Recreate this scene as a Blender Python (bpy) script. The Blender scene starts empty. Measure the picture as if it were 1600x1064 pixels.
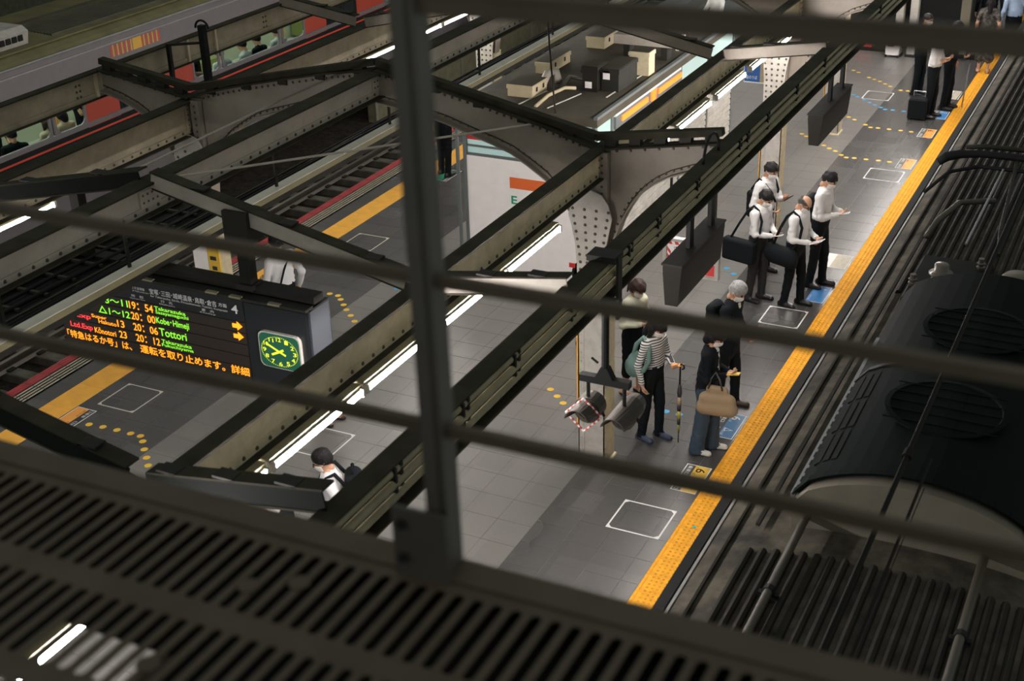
import bpy, bmesh, math, random
import numpy as np
from mathutils import Matrix, Vector
random.seed(7)
SC = bpy.context.scene
COL = SC.collection

# ------------------------------------------------------------------ camera
cam_data = bpy.data.cameras.new('camera')
cam = bpy.data.objects.new('camera', cam_data)
COL.objects.link(cam)
cam.matrix_world = (Matrix.Translation((0, 0, 8.1)) @ Matrix.Rotation(math.radians(26.88324), 4, 'Z')
                    @ Matrix.Rotation(math.radians(63.7404), 4, 'X') @ Matrix.Rotation(math.radians(-1.75216), 4, 'Z'))
cam_data.sensor_fit = 'HORIZONTAL'
cam_data.sensor_width = 36
cam_data.lens = 2124.3 / 1600 * 36
cam_data.clip_start = 0.05
cam_data.clip_end = 300
cam_data.dof.use_dof = True
cam_data.dof.focus_distance = 17.5
cam_data.dof.aperture_fstop = 2.8
SC.camera = cam

# ------------------------------------------------------------------ world, exposure
world = bpy.data.worlds.new('station_dusk')
SC.world = world
world.use_nodes = True
bg = world.node_tree.nodes['Background']
bg.inputs[0].default_value = (0.95, 1.0, 0.93, 1)
bg.inputs[1].default_value = 0.26
SC.view_settings.view_transform = 'Standard'
SC.view_settings.look = 'None'
SC.view_settings.gamma = 1.0
SC.view_settings.exposure = 0.13
TUBE_POWER = 245.0        # fluorescent tubes over the platform
DISTANT_POWER = 110.0  # weaker tubes over the far side, dimmed to darken its steelwork

# ------------------------------------------------------------------ materials
def _in(n, *names):
    for k in names:
        if k in n.inputs: return n.inputs[k]

def mat(name, col, rough=0.6, metal=0.0, var=0.0, vscale=6.0, bump=0.0, bscale=60.0, emit=None, estr=0.0, spec=0.5, alpha=1.0, trans=0.0, dirt=None, dscale=2.0, damt=0.5, coord='Object'):
    m = bpy.data.materials.new(name)
    m.use_nodes = True
    nt = m.node_tree; N = nt.nodes; L = nt.links
    b = N['Principled BSDF']
    b.inputs['Base Color'].default_value = (*col, 1)
    b.inputs['Roughness'].default_value = rough
    b.inputs['Metallic'].default_value = metal
    b.inputs['Specular IOR Level'].default_value = spec
    if trans: b.inputs['Transmission Weight'].default_value = trans
    if emit is not None:
        b.inputs['Emission Color'].default_value = (*emit, 1)
        b.inputs['Emission Strength'].default_value = estr
    if var or bump or dirt:
        tc = N.new('ShaderNodeTexCoord')
        src = tc.outputs[coord]
    last = None
    if var:
        nz = N.new('ShaderNodeTexNoise'); nz.inputs['Scale'].default_value = vscale; nz.inputs['Detail'].default_value = 5
        L.new(src, nz.inputs['Vector'])
        mr = N.new('ShaderNodeMapRange'); mr.inputs[1].default_value = 0.3; mr.inputs[2].default_value = 0.7
        mr.inputs[3].default_value = 1 - var; mr.inputs[4].default_value = 1 + var
        L.new(nz.outputs['Fac'], mr.inputs[0])
        mx = N.new('ShaderNodeVectorMath'); mx.operation = 'SCALE'; mx.inputs[0].default_value = col
        L.new(mr.outputs[0], mx.inputs['Scale'])
        L.new(mx.outputs[0], b.inputs['Base Color']); last = mx.outputs[0]
    if dirt:
        nz = N.new('ShaderNodeTexNoise'); nz.inputs['Scale'].default_value = dscale; nz.inputs['Detail'].default_value = 8; nz.inputs['Roughness'].default_value = 0.65
        L.new(src, nz.inputs['Vector'])
        mr = N.new('ShaderNodeMapRange'); mr.inputs[1].default_value = 0.45; mr.inputs[2].default_value = 0.68; mr.inputs[4].default_value = damt
        L.new(nz.outputs['Fac'], mr.inputs[0])
        mix = N.new('ShaderNodeMix'); mix.data_type = 'RGBA'
        mix.inputs[6].default_value = (*col, 1); mix.inputs[7].default_value = (*dirt, 1)
        if last: L.new(last, mix.inputs[6])
        L.new(mr.outputs[0], mix.inputs[0]); L.new(mix.outputs[2], b.inputs['Base Color'])
    if bump:
        nb = N.new('ShaderNodeTexNoise'); nb.inputs['Scale'].default_value = bscale; nb.inputs['Detail'].default_value = 4
        L.new(src, nb.inputs['Vector'])
        bp = N.new('ShaderNodeBump'); bp.inputs['Strength'].default_value = bump; bp.inputs['Distance'].default_value = 0.01
        L.new(nb.outputs['Fac'], bp.inputs['Height']); L.new(bp.outputs[0], b.inputs['Normal'])
    return m

def tile_mat(name, col, var, rough):
    """per-tile tone from the tile's own place in the 0.4 m grid"""
    m = mat(name, col, rough=rough, spec=0.5)
    nt = m.node_tree; N = nt.nodes; L = nt.links; b = N['Principled BSDF']
    g = N.new('ShaderNodeNewGeometry')
    sn = N.new('ShaderNodeVectorMath'); sn.operation = 'SNAP'; sn.inputs[1].default_value = (0.4, 0.4, 50)
    L.new(g.outputs['Position'], sn.inputs[0])
    wn = N.new('ShaderNodeTexWhiteNoise'); L.new(sn.outputs[0], wn.inputs['Vector'])
    nz = N.new('ShaderNodeTexNoise'); nz.inputs['Scale'].default_value = 30; nz.inputs['Detail'].default_value = 6
    L.new(g.outputs['Position'], nz.inputs['Vector'])
    nl = N.new('ShaderNodeTexNoise'); nl.inputs['Scale'].default_value = 0.8; nl.inputs['Detail'].default_value = 2
    L.new(g.outputs['Position'], nl.inputs['Vector'])
    a = N.new('ShaderNodeMath'); a.operation = 'ADD'; L.new(wn.outputs['Value'], a.inputs[0]); L.new(nz.outputs['Fac'], a.inputs[1])
    a2 = N.new('ShaderNodeMath'); a2.operation = 'ADD'; L.new(a.outputs[0], a2.inputs[0]); L.new(nl.outputs['Fac'], a2.inputs[1])
    mr = N.new('ShaderNodeMapRange'); mr.inputs[1].default_value = 0.6; mr.inputs[2].default_value = 2.4
    mr.inputs[3].default_value = 1 - var; mr.inputs[4].default_value = 1 + var
    L.new(a2.outputs[0], mr.inputs[0])
    mx = N.new('ShaderNodeVectorMath'); mx.operation = 'SCALE'; mx.inputs[0].default_value = col
    L.new(mr.outputs[0], mx.inputs['Scale']); L.new(mx.outputs[0], b.inputs['Base Color'])
    rr = N.new('ShaderNodeMapRange'); rr.inputs[3].default_value = rough; rr.inputs[4].default_value = rough + 0.05
    L.new(nl.outputs['Fac'], rr.inputs[0]); L.new(rr.outputs[0], b.inputs['Roughness'])
    return m

M = {}
M['steel'] = mat('steel_beige', (0.62, 0.54, 0.36), 0.55, var=0.16, vscale=3, bump=0.15, bscale=35, dirt=(0.22, 0.18, 0.12), dscale=5, damt=0.35)
M['steel_shaded'] = mat('steel_shaded', (0.36, 0.31, 0.215), 0.6, var=0.16, vscale=3, bump=0.15, bscale=35, dirt=(0.16, 0.13, 0.09), dscale=5, damt=0.35)  # beige steel paint with shade put into the colour, countering the far lamps
M['steel_arch'] = mat('steel_arch', (0.27, 0.235, 0.195), 0.6, var=0.15, vscale=3, bump=0.12, bscale=35, dirt=(0.12, 0.10, 0.075), dscale=6, damt=0.35)  # grey steel with shade put into its tone against close lamps
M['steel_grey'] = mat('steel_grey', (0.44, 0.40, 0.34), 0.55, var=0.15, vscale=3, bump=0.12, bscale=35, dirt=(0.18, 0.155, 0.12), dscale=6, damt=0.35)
M['steel_pale'] = mat('steel_pale', (0.47, 0.45, 0.41), 0.5, var=0.10, vscale=4, dirt=(0.16, 0.13, 0.10), dscale=7, damt=0.3)
M['grime'] = mat('sooty_flange', (0.034, 0.031, 0.020), 0.85, spec=.2, var=0.35, vscale=4)
M['dark_steel'] = mat('dark_steel', (0.022, 0.021, 0.017), 0.65, spec=.25, var=0.2)
M['rivet'] = mat('rivet_dark', (0.07, 0.06, 0.045), 0.5)
M['rivet_l'] = mat('rivet_pale', (0.40, 0.37, 0.33), 0.5)
M['duct'] = mat('duct_offwhite', (0.86, 0.81, 0.70), 0.5, var=0.06)
M['duct_side'] = mat('duct_side_olive', (0.30, 0.27, 0.15), 0.55, var=0.08)
M['conduit'] = mat('conduit_olive', (0.24, 0.215, 0.13), 0.4, var=0.15)
M['black'] = mat('black_paint', (0.009, 0.010, 0.010), 0.6, spec=.2)
M['black_soft'] = mat('black_cloth', (0.007, 0.009, 0.011), 0.85, spec=.15)
M['signbox'] = mat('signbox_dark', (0.017, 0.0145, 0.012), 0.6, spec=.2, var=0.1)
M['tile_dark'] = tile_mat('tile_dark', (0.075, 0.072, 0.0705), 0.20, 0.24)
M['tile_light'] = tile_mat('tile_light', (0.165, 0.158, 0.150), 0.12, 0.30)
M['grout'] = mat('grout', (0.20, 0.19, 0.18), 0.9)
M['grout_l'] = mat('grout_pale', (0.11, 0.105, 0.10), 0.9)
M['tactile'] = mat('tactile_yellow', (0.92, 0.43, 0.03), 0.7, spec=.2, var=0.13, vscale=2.5, dirt=(0.30, 0.15, 0.04), dscale=3, damt=0.35, coord='Generated')
M['tactile_flat'] = mat('tactile_yellow_flat', (0.88, 0.44, 0.06), 0.65, var=0.1, vscale=5, bump=0.5, bscale=160)
M['edge_red'] = mat('edge_red', (0.36, 0.045, 0.05), 0.6, var=0.15)
M['edge_dark'] = mat('edge_dark', (0.055, 0.053, 0.05), 0.6, var=0.2)
M['edge_cream'] = mat('edge_cream', (0.45, 0.42, 0.33), 0.6, var=0.1)
M['coping'] = mat('coping_grey', (0.28, 0.28, 0.285), 0.5, var=0.12)
M['white_line'] = mat('white_line', (0.74, 0.73, 0.71), 0.6)
M['cream_line'] = mat('cream_line', (0.50, 0.49, 0.42), 0.6)
M['dot_y'] = mat('dot_yellow', (0.85, 0.52, 0.05), 0.5)
M['dot_b'] = mat('dot_blue', (0.05, 0.33, 0.62), 0.5)
M['stk_orange'] = mat('sticker_orange', (0.85, 0.36, 0.07), 0.5)
M['stk_yellow'] = mat('sticker_yellow', (0.80, 0.50, 0.06), 0.5)
M['stk_blue'] = mat('sticker_blue', (0.07, 0.19, 0.36), 0.5, var=0.15, vscale=20)
M['stk_blue2'] = mat('sticker_bright_blue', (0.04, 0.22, 0.55), 0.5)
M['stk_dark'] = mat('sticker_dark', (0.03, 0.03, 0.035), 0.5)
M['stk_pale'] = mat('sticker_pale', (0.45, 0.42, 0.34), 0.6, var=0.2, vscale=20)
M['stk_green'] = mat('sticker_green', (0.04, 0.30, 0.17), 0.5)
M['ballast'] = mat('ballast', (0.026, 0.022, 0.017), 0.95, spec=.1, var=0.5, vscale=9, bump=1.0, bscale=25)
M['rail'] = mat('rail_steel', (0.16, 0.14, 0.12), 0.35, metal=0.6)
M['sleeper'] = mat('sleeper', (0.085, 0.078, 0.06), 0.85, var=0.3)
M['concrete'] = mat('concrete', (0.17, 0.16, 0.13), 0.85, var=0.2, vscale=2)
M['olive_wall'] = mat('olive_wall', (0.15, 0.14, 0.085), 0.8, var=0.2)
M['tube'] = mat('tube_glow', (1, 1, 1), 0.4, emit=(1.0, 0.93, 0.90), estr=TUBE_POWER)
M['tube_far'] = mat('tube_glow_far', (1, 1, 1), 0.4, emit=(1.0, 0.95, 0.88), estr=DISTANT_POWER)
M['white'] = mat('white_enamel', (0.93, 0.89, 0.875), 0.4, var=0.03)
M['glass'] = mat('glass_dark', (0.02, 0.025, 0.027), 0.08, spec=0.7)

M['tray'] = mat('tray_dark', (0.009, 0.011, 0.010), 0.8, spec=.08)

# ------------------------------------------------------------------ mesh helpers
class MB:
    def __init__(s): s.v = []; s.f = []; s.m = []
    def add(s, vs, fs, mi=0):
        o = len(s.v); s.v += [tuple(v) for v in vs]
        s.f += [tuple(i + o for i in f) for f in fs]; s.m += [mi] * len(fs); return s
    def box(s, x0, x1, y0, y1, z0, z1, mi=0):
        return s.add([(x0, y0, z0), (x1, y0, z0), (x1, y1, z0), (x0, y1, z0), (x0, y0, z1), (x1, y0, z1), (x1, y1, z1), (x0, y1, z1)],
                     [(0, 3, 2, 1), (4, 5, 6, 7), (0, 1, 5, 4), (1, 2, 6, 5), (2, 3, 7, 6), (3, 0, 4, 7)], mi)
    def bev(s, x0, x1, y0, y1, z0, z1, b, mi=0):
        """box whose top edges are chamfered"""
        v = [(x0, y0, z0), (x1, y0, z0), (x1, y1, z0), (x0, y1, z0), (x0, y0, z1 - b), (x1, y0, z1 - b), (x1, y1, z1 - b), (x0, y1, z1 - b),
             (x0 + b, y0 + b, z1), (x1 - b, y0 + b, z1), (x1 - b, y1 - b, z1), (x0 + b, y1 - b, z1)]
        f = [(0, 3, 2, 1), (8, 9, 10, 11)] + [(i, (i + 1) % 4, 4 + (i + 1) % 4, 4 + i) for i in range(4)] + [(4 + i, 4 + (i + 1) % 4, 8 + (i + 1) % 4, 8 + i) for i in range(4)]
        return s.add(v, f, mi)
    def bar(s, a, b, w, h, mi=0, up=(0, 0, 1)):
        """box section along a line from a to b: w across, h along up"""
        a, b = Vector(a), Vector(b); d = (b - a).normalized(); u = Vector(up)
        r = d.cross(u).normalized(); u = r.cross(d).normalized()
        vs = []
        for p in (a, b):
            for sx, sz in ((-1, -1), (1, -1), (1, 1), (-1, 1)): vs.append(p + r * sx * w / 2 + u * sz * h / 2)
        return s.add(vs, [(3, 2, 1, 0), (4, 5, 6, 7), (0, 1, 5, 4), (1, 2, 6, 5), (2, 3, 7, 6), (3, 0, 4, 7)], mi)
    def tube(s, pts, r, n=8, mi=0, cap=True):
        pts = [Vector(p) for p in pts]; rs = r if isinstance(r, (list, tuple)) else [r] * len(pts)
        rings = []; prev = None
        for i, p in enumerate(pts):
            d = ((pts[min(i + 1, len(pts) - 1)] - pts[max(i - 1, 0)])).normalized()
            if prev is None:
                a = Vector((0, 0, 1)) if abs(d.z) < .9 else Vector((1, 0, 0))
                e = d.cross(a).normalized()
            else:
                e = (prev - d * prev.dot(d)).normalized()
            prev = e; g = d.cross(e)
            rings.append([p + (e * math.cos(2 * math.pi * k / n) + g * math.sin(2 * math.pi * k / n)) * rs[i] for k in range(n)])
        vs = [v for q in rings for v in q]; fs = []
        for i in range(len(pts) - 1):
            for k in range(n): fs.append((i * n + k, i * n + (k + 1) % n, (i + 1) * n + (k + 1) % n, (i + 1) * n + k))
        if cap: fs += [tuple(reversed(range(n))), tuple(range((len(pts) - 1) * n, len(pts) * n))]
        return s.add(vs, fs, mi)
    def prism(s, poly, axis, a, b, mi=0):
        """polygon in the plane across `axis`, extruded from a to b"""
        n = len(poly)
        def P(p, t):
            return {'x': (t, p[0], p[1]), 'y': (p[0], t, p[1]), 'z': (p[0], p[1], t)}[axis]
        return s.add([P(p, a) for p in poly] + [P(p, b) for p in poly],
                     [tuple(range(n)), tuple(reversed(range(n, 2 * n)))] + [(i, n + i, n + (i + 1) % n, (i + 1) % n) for i in range(n)], mi)
    def strip(s, pts, axis, a, b, th, mi=0):
        """a plate that follows a line in the plane across `axis`, th thick"""
        def P(p, t): return Vector({'x': (t, p[0], p[1]), 'y': (p[0], t, p[1])}[axis])
        for i in range(len(pts) - 1):
            p, q = pts[i], pts[i + 1]
            d = Vector((q[0] - p[0], q[1] - p[1])); L_ = d.length or 1; nx, nz = -d.y / L_ * th, d.x / L_ * th
            s.prism([p, q, (q[0] + nx, q[1] + nz), (p[0] + nx, p[1] + nz)], axis, a, b, mi)
        return s
    def lathe(s, prof, c, n=16, mi=0, axis='z'):
        """prof: (radius, height) pairs around an axis through c"""
        vs = []; fs = []
        for r, h in prof:
            for k in range(n):
                t = 2 * math.pi * k / n; e, g = r * math.cos(t), r * math.sin(t)
                vs.append({'z': (c[0] + e, c[1] + g, c[2] + h), 'y': (c[0] + e, c[1] + h, c[2] + g), 'x': (c[0] + h, c[1] + e, c[2] + g)}[axis])
        for i in range(len(prof) - 1):
            for k in range(n): fs.append((i * n + k, i * n + (k + 1) % n, (i + 1) * n + (k + 1) % n, (i + 1) * n + k))
        fs += [tuple(reversed(range(n))), tuple(range((len(prof) - 1) * n, len(prof) * n))]
        return s.add(vs, fs, mi)
    def dome(s, p, nrm, r, mi=0):
        """one rivet head"""
        p = Vector(p); nn = Vector(nrm).normalized(); a = Vector((0, 0, 1)) if abs(nn.z) < .9 else Vector((1, 0, 0))
        e = nn.cross(a).normalized(); g = nn.cross(e)
        vs = []
        for rr, h in ((1, 0), (.7, .55)):
            for k in range(6):
                t = k * math.pi / 3; vs.append(p + (e * math.cos(t) + g * math.sin(t)) * r * rr + nn * r * h)
        fs = [(k, (k + 1) % 6, 6 + (k + 1) % 6, 6 + k) for k in range(6)] + [(6, 7, 8, 9, 10, 11)]
        return s.add(vs, fs, mi)
    def mesh(s, name, mats, off=(0, 0, 0), smooth=False):
        me = bpy.data.meshes.new(name)
        v = [(x - off[0], y - off[1], z - off[2]) for x, y, z in s.v]
        me.from_pydata(v, [], s.f)
        for m in (mats if isinstance(mats, (list, tuple)) else [mats]): me.materials.append(M[m] if isinstance(m, str) else m)
        if any(s.m): me.polygons.foreach_set('material_index', s.m)
        if smooth: me.polygons.foreach_set('use_smooth', [True] * len(s.f))
        bm = bmesh.new(); bm.from_mesh(me); bmesh.ops.recalc_face_normals(bm, faces=bm.faces); bm.to_mesh(me); bm.free()
        me.update(); return me
    def build(s, name, mats, parent=None, smooth=False, **kw):
        off = world_loc(parent) if parent else (0, 0, 0)
        o = bpy.data.objects.new(name, s.mesh(name, mats, off, smooth)); COL.objects.link(o)
        if parent: o.parent = parent
        for k, v in kw.items(): o[k] = v
        return o

def world_loc(o):
    v = Vector((0, 0, 0))
    while o: v = v + o.location; o = o.parent
    return v

def thing(name, label, cat, loc=(0, 0, 0), group=None, kind=None):
    o = bpy.data.objects.new(name, None); COL.objects.link(o); o.location = loc
    o.empty_display_size = 0.1
    tag(o, label, cat, group, kind); return o

ORD = ['first', 'second', 'third', 'fourth', 'fifth', 'sixth', 'seventh', 'eighth', 'ninth', 'tenth', 'eleventh', 'twelfth', 'thirteenth', 'fourteenth', 'fifteenth', 'sixteenth', 'seventeenth', 'eighteenth', 'nineteenth', 'twentieth', 'twenty-first', 'twenty-second']
def tag(o, label, cat=None, group=None, kind=None):
    if label: o['label'] = label
    if cat: o['category'] = cat
    if group: o['group'] = group
    if kind: o['kind'] = kind
    return o

def link(name, me, parent=None, loc=(0, 0, 0), rot=(0, 0, 0)):
    o = bpy.data.objects.new(name, me); COL.objects.link(o); o.location = loc; o.rotation_euler = rot
    if parent: o.parent = parent
    return o

def text_mesh(txt, name='lettering', align='LEFT', bold=0.0):
    cu = bpy.data.curves.new(name, 'FONT'); cu.body = txt; cu.size = 1; cu.resolution_u = 3; cu.align_x = align; cu.offset = bold
    o = bpy.data.objects.new(name, cu); COL.objects.link(o)
    me = bpy.data.meshes.new_from_object(o)
    bpy.data.objects.remove(o); bpy.data.curves.remove(cu)
    return me

def text(txt, m, parent, origin, ex, ey, w=None, h=0.06, name='lettering', bold=0.0):
    """flat lettering: lower left corner at origin, ex / ey unit vectors of its line and its height"""
    me = text_mesh(txt, name, bold=bold)
    if not len(me.vertices): return None
    co = np.empty(len(me.vertices) * 3); me.vertices.foreach_get('co', co); co = co.reshape(-1, 3)
    lo = co.min(0); hi = co.max(0); sz = np.maximum(hi - lo, 1e-6)
    sy = h / sz[1]; sx = (w / sz[0]) if w else sy
    ex, ey = np.array(ex, float), np.array(ey, float)
    off = np.array(world_loc(parent)) if parent else 0
    P = np.array(origin, float) + np.outer((co[:, 0] - lo[0]) * sx, ex) + np.outer((co[:, 1] - lo[1]) * sy, ey) - off
    me.vertices.foreach_set('co', P.ravel()); me.materials.clear(); me.materials.append(M[m] if isinstance(m, str) else m); me.update()
    o = bpy.data.objects.new(name, me); COL.objects.link(o)
    if parent: o.parent = parent
    return o
# ================================================================== platform floor
CAMI = cam.matrix_world.inverted()
def in_view(p, pad=30):
    q = CAMI @ Vector(p)
    if q.z > -0.1: return False
    u = 800 + 2124.3 * q.x / -q.z; v = 532 - 2124.3 * q.y / -q.z
    return -pad < u < 1600 + pad and -pad < v < 1064 + pad

floor = MB().box(-12.72, -2.76, 2, 46, -1.1, -0.004).build('floor', 'grout')
tag(floor, 'tiled island platform floor, dark at the edges and pale along the middle', None, None, 'structure')
def tile_mesh(w, l, m, name):
    return MB().bev(0.0022, w - 0.0022, 0.0022, l - 0.0022, -0.02, 0, 0.0012).mesh(name, m)
xs_dark_r = [(-4.08, -3.89), (-4.48, -4.08), (-4.88, -4.48), (-5.28, -4.88)]
xs_light = [(-5.28 - 0.4 * (k + 1), -5.28 - 0.4 * k) for k in range(12)]
xs_dark_l = [(-10.48, -10.08), (-10.88, -10.48), (-11.28, -10.88), (-11.62, -11.28), (-12.30, -12.02)]
tiles = []
for xs, ma, ph in ((xs_dark_r, 'tile_dark', 0.26), (xs_light, 'tile_light', 0.34), (xs_dark_l, 'tile_dark', 0.06)):
    for j, (a, b) in enumerate(xs):
        p = 0.06 if (ma == 'tile_dark' and j == 3 and a > -6) else ph
        y = 2.0 + p
        while y < 45:
            tiles.append((a, b, y, ma)); y += 0.4
def seen_score(t):
    c = ((t[0] + t[1]) / 2, t[2] + .2, 0)
    return -(Vector(c) - Vector((0, 0, 8.1))).length if in_view(c, -4) else -1e3
tiles.sort(key=seen_score, reverse=True)
cache = {}
for a, b, y, ma in tiles[:300]:
    k = (round(b - a, 3), ma)
    if k not in cache: cache[k] = tile_mesh(k[0], 0.4, ma, 'tile')
    link('tile', cache[k], floor, (a, y, 0))
for ma in ('tile_dark', 'tile_light'):
    mb = MB()
    for a, b, y, mm in tiles[300:]:
        if mm == ma: mb.box(a + .0022, b - .0022, y + .0022, y + .3978, -0.02, 0)
    o = mb.build('tile_field', ma, floor); o['kind'] = 'stuff'
# pale grout bed below the pale tiles
MB().box(-10.08, -5.28, 2, 45, -0.01, -0.0035).build('grout_bed', 'grout_l', floor)

# tactile paving, right: warning dots with an inner bar
def tactile_mesh():
    mb = MB(); mb.bev(.0025, .2975, .0025, .2975, -.02, 0.002, .002)
    mb.bev(.022, .040, .004, .296, .002, .0075, .003)
    for i in range(5):
        for j in range(4):
            cx, cy = .092 + j * .054, .03 + i * .06
            mb.lathe([(.0145, .002), (.010, .0085)], (cx, cy, 0), 8, 1)
    return mb.mesh('tactile_tile', ['tactile', 'tactile_worn'])
M['tactile_worn'] = mat('tactile_worn', (0.70, 0.32, 0.028), 0.7, spec=.2, var=.2)
MB().box(-3.895, -3.585, 2, 40, -.0038, -.0030).build('tactile_bed', 'stk_dark', floor)
tm = tactile_mesh()
y = 8.06
while y < 36:
    link('tactile_tile', tm, floor, (-3.89, y, 0), ); y += 0.3
tl = MB().bev(.0025, .3975, .0025, .5975, -.02, 0.003, .002).mesh('tactile_slab', 'tactile_flat')
y = 8.95
while y < 33:
    link('tactile_slab', tl, floor, (-12.02, y, 0)); y += 0.6
MB().box(-3.59, -2.76, 2, 45, -.02, -0.002).build('coping', 'coping', floor)
# left edge blocks: red ridges then cream ridges
def edge_mesh():
    mb = MB(); mb.box(0, .42, .003, .297, -.02, -.004, 0)
    mb.box(0.0, .15, .006, .294, -.004, -.001, 1)
    for k in range(3): mb.box(.012 + k * .047, .042 + k * .047, .01, .29, -.001, .004, 1)
    for k in range(4): mb.box(.185 + k * .058, .205 + k * .058, .01, .29, -.004, .004, 2)
    return mb.mesh('edge_block', ['edge_dark', 'edge_red', 'edge_cream'])
em = edge_mesh(); y = 9.25
while y < 31:
    link('edge_block', em, floor, (-12.72, y, 0)); y += 0.3

M['wall_far'] = mat('wall_far', (0.05, 0.05, 0.03), 0.9, var=.3)
# ================================================================== tracks, neighbouring ground
gr = MB().box(-24, -12.7, 4, 60, -1.5, -1.28).build('track_bed', 'ballast'); tag(gr, 'dark ballast bed between the platforms', 'ballast', None, 'stuff')
gr2 = MB().box(-2.76, 3, -2, 60, -1.5, -1.28).build('track_bed', 'ballast'); tag(gr2, 'dark ballast bed below the grey-roofed train', 'ballast', None, 'stuff')
slm = MB().bev(-1.05, 1.05, -.11, .11, -1.29, -1.14, .015).mesh('sleeper', 'sleeper')
fam = MB().box(-.11, .11, -.07, .07, -1.145, -1.115).mesh('rail_fastening', 'dark_steel')
def rail_prof(x): return [(x - .06, -1.14), (x + .06, -1.14), (x + .012, -1.10), (x + .033, -1.02), (x + .033, -.985), (x - .033, -.985), (x - .033, -1.02), (x - .012, -1.10)]
def track(xc, y0, y1, label, n0):
    t = thing('railway_track', label, 'track', (xc, y0, -1.28))
    for s in (-.535, .535): MB().prism(rail_prof(xc + s), 'y', y0, y1).build('rail', 'rail', t)
    y = n0
    while y < y1:
        link('sleeper', slm, t, (0, y - y0, 1.28)); link('rail_fastening', fam, t, (-.535, y - y0, 1.28)); link('rail_fastening', fam, t, (.535, y - y0, 1.28)); y += 0.62
track(-14.5, 8, 44, 'empty railway track beside the red-edged side of the platform', 11)
track(-18.67, 8, 60, 'railway track under the silver train with red doors', 15)
track(-1.15, 2, 40, 'railway track under the grey-roofed train beside the yellow paving', 30)
wl = MB().box(-32.2, -32, -5, 90, -1.5, 16).build('wall_left', 'wall_far'); tag(wl, 'dark far wall of the station hall', None, None, 'structure')
# the low wall between the tracks and the edge of the next platform
lw = thing('low_wall', 'low olive concrete wall beyond the empty track', 'wall', (-16.6, 28, -1.28))
MB().box(-16.75, -16.55, 26, 56, -1.28, -.55).build('wall_body', 'olive_wall', lw)
y = 26
while y < 50:
    MB().box(-16.56, -16.53, y, y + .09, -1.28, -.50).build('wall_rib', 'concrete', lw); y += 2.1
for yy, w_, h_, m_, lb in ((31.6, .9, .55, 'white', 'white trackside cabinet on the olive wall'), (30.4, .5, .3, 'steel_pale', 'pale grey trackside cabinet on the olive wall'), (33.2, .5, .25, 'stk_blue2', 'small blue box on the olive wall')):
    t_ = thing('trackside_cabinet', lb, 'cabinet', (-16.65, yy, -.55))
    MB().bev(-16.74, -16.56, yy - w_ / 2, yy + w_ / 2, -.55, -.55 + h_, .02).build('case', m_, t_); MB().box(-16.565, -16.552, yy - w_ / 2 + .05, yy + w_ / 2 - .05, -.50, -.60 + h_).build('door', m_, t_)
# ================================================================== roof steelwork
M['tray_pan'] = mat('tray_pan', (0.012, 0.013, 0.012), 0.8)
M['rung'] = mat('tray_rung', (0.045, 0.04, 0.027), 0.7, var=.3)
M['sign_bluebox'] = mat('blue_box', (0.04, 0.10, 0.25), 0.5)
XM = -7.78
def mx(x): return 2 * XM - x
def rivet_row(mb, pts, nrm, r=.018):
    for p in pts: mb.dome(p, nrm, r)
def lin(a, b, step):
    a, b = Vector(a), Vector(b); n = max(1, int((b - a).length / step)); return [a.lerp(b, (i + .5) / n) for i in range(n)]

def plate_girder(label, x, y0, y1, zb, zt, fw=.19, web='steel', joints=(), right=1, rivets=True):
    t = thing('plate_girder', label, 'girder', (x, y0, zb))
    MB().box(x - .006, x + .006, y0, y1, zb + .012, zt - .02).build('web', web, t)
    MB().box(x - fw / 2, x + fw / 2, y0, y1, zt - .02, zt).build('top_flange', 'grime', t)
    MB().box(x - fw / 2, x + fw / 2, y0, y1, zb, zb + .014).build('bottom_flange', 'grime', t)
    MB().box(x + .006, x + .018, y0, y1, zb + .014, zb + .075).box(x - .018, x - .006, y0, y1, zb + .014, zb + .075).build('bottom_angle', web, t)
    MB().box(x + .006, x + .018, y0, y1, zt - .07, zt - .02).box(x - .018, x - .006, y0, y1, zt - .07, zt - .02).build('top_angle', web, t)
    if rivets:
        mb = MB()
        rivet_row(mb, lin((x + .018, y0, zb + .046), (x + .018, y1, zb + .046), .15), (1, 0, 0))
        mb.build('rivets', 'rivet', t, kind='stuff')
    for yj in joints:
        mb = MB(); mb.box(x + .006, x + .024, yj - .13, yj + .13, zb + .075, zt - .07); mb.build('splice_plate', web, t)
        mb = MB()
        for dy in (-.09, -.03, .03, .09):
            rivet_row(mb, lin((x + .024, yj + dy, zb + .085), (x + .024, yj + dy, zt - .075), .055), (1, 0, 0), .012)
        mb.build('splice_rivets', 'rivet', t, kind='stuff')
    return t
G2 = plate_girder('beige riveted plate girder above the lamp row, over the near columns', -5.15, 2.6, 38, 3.40, 3.715, fw=.145, web='steel', joints=(12.28, 19.9))
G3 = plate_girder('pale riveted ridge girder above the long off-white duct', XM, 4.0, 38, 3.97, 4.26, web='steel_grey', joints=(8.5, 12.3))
G5 = plate_girder('beige riveted girder over the far columns, in front of the silver train', -10.40, 6.0, 38, 3.26, 3.675, web='steel_shaded', joints=(12.3,))
G4 = plate_girder('olive eaves girder nearest the silver train, without rivets', -11.75, 6.0, 38, 3.56, 3.90, fw=.12, web='steel_shaded', rivets=False)
mb = MB()
for yj in (12.0, 15.8):
    for dy in (-.06, .0):
        for dz in (.07, .14, .21): mb.dome((-11.744, yj + dy - .05, 3.58 + dz), (1, 0, 0), .018)
mb.build('bolts', 'rivet', G4, kind='stuff')
for yj in (12.2, 13.96, 14.55): MB().box(-11.76, -11.71, yj, yj + .035, 3.58, 3.88).build('stiffener', 'steel', G4)

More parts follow.
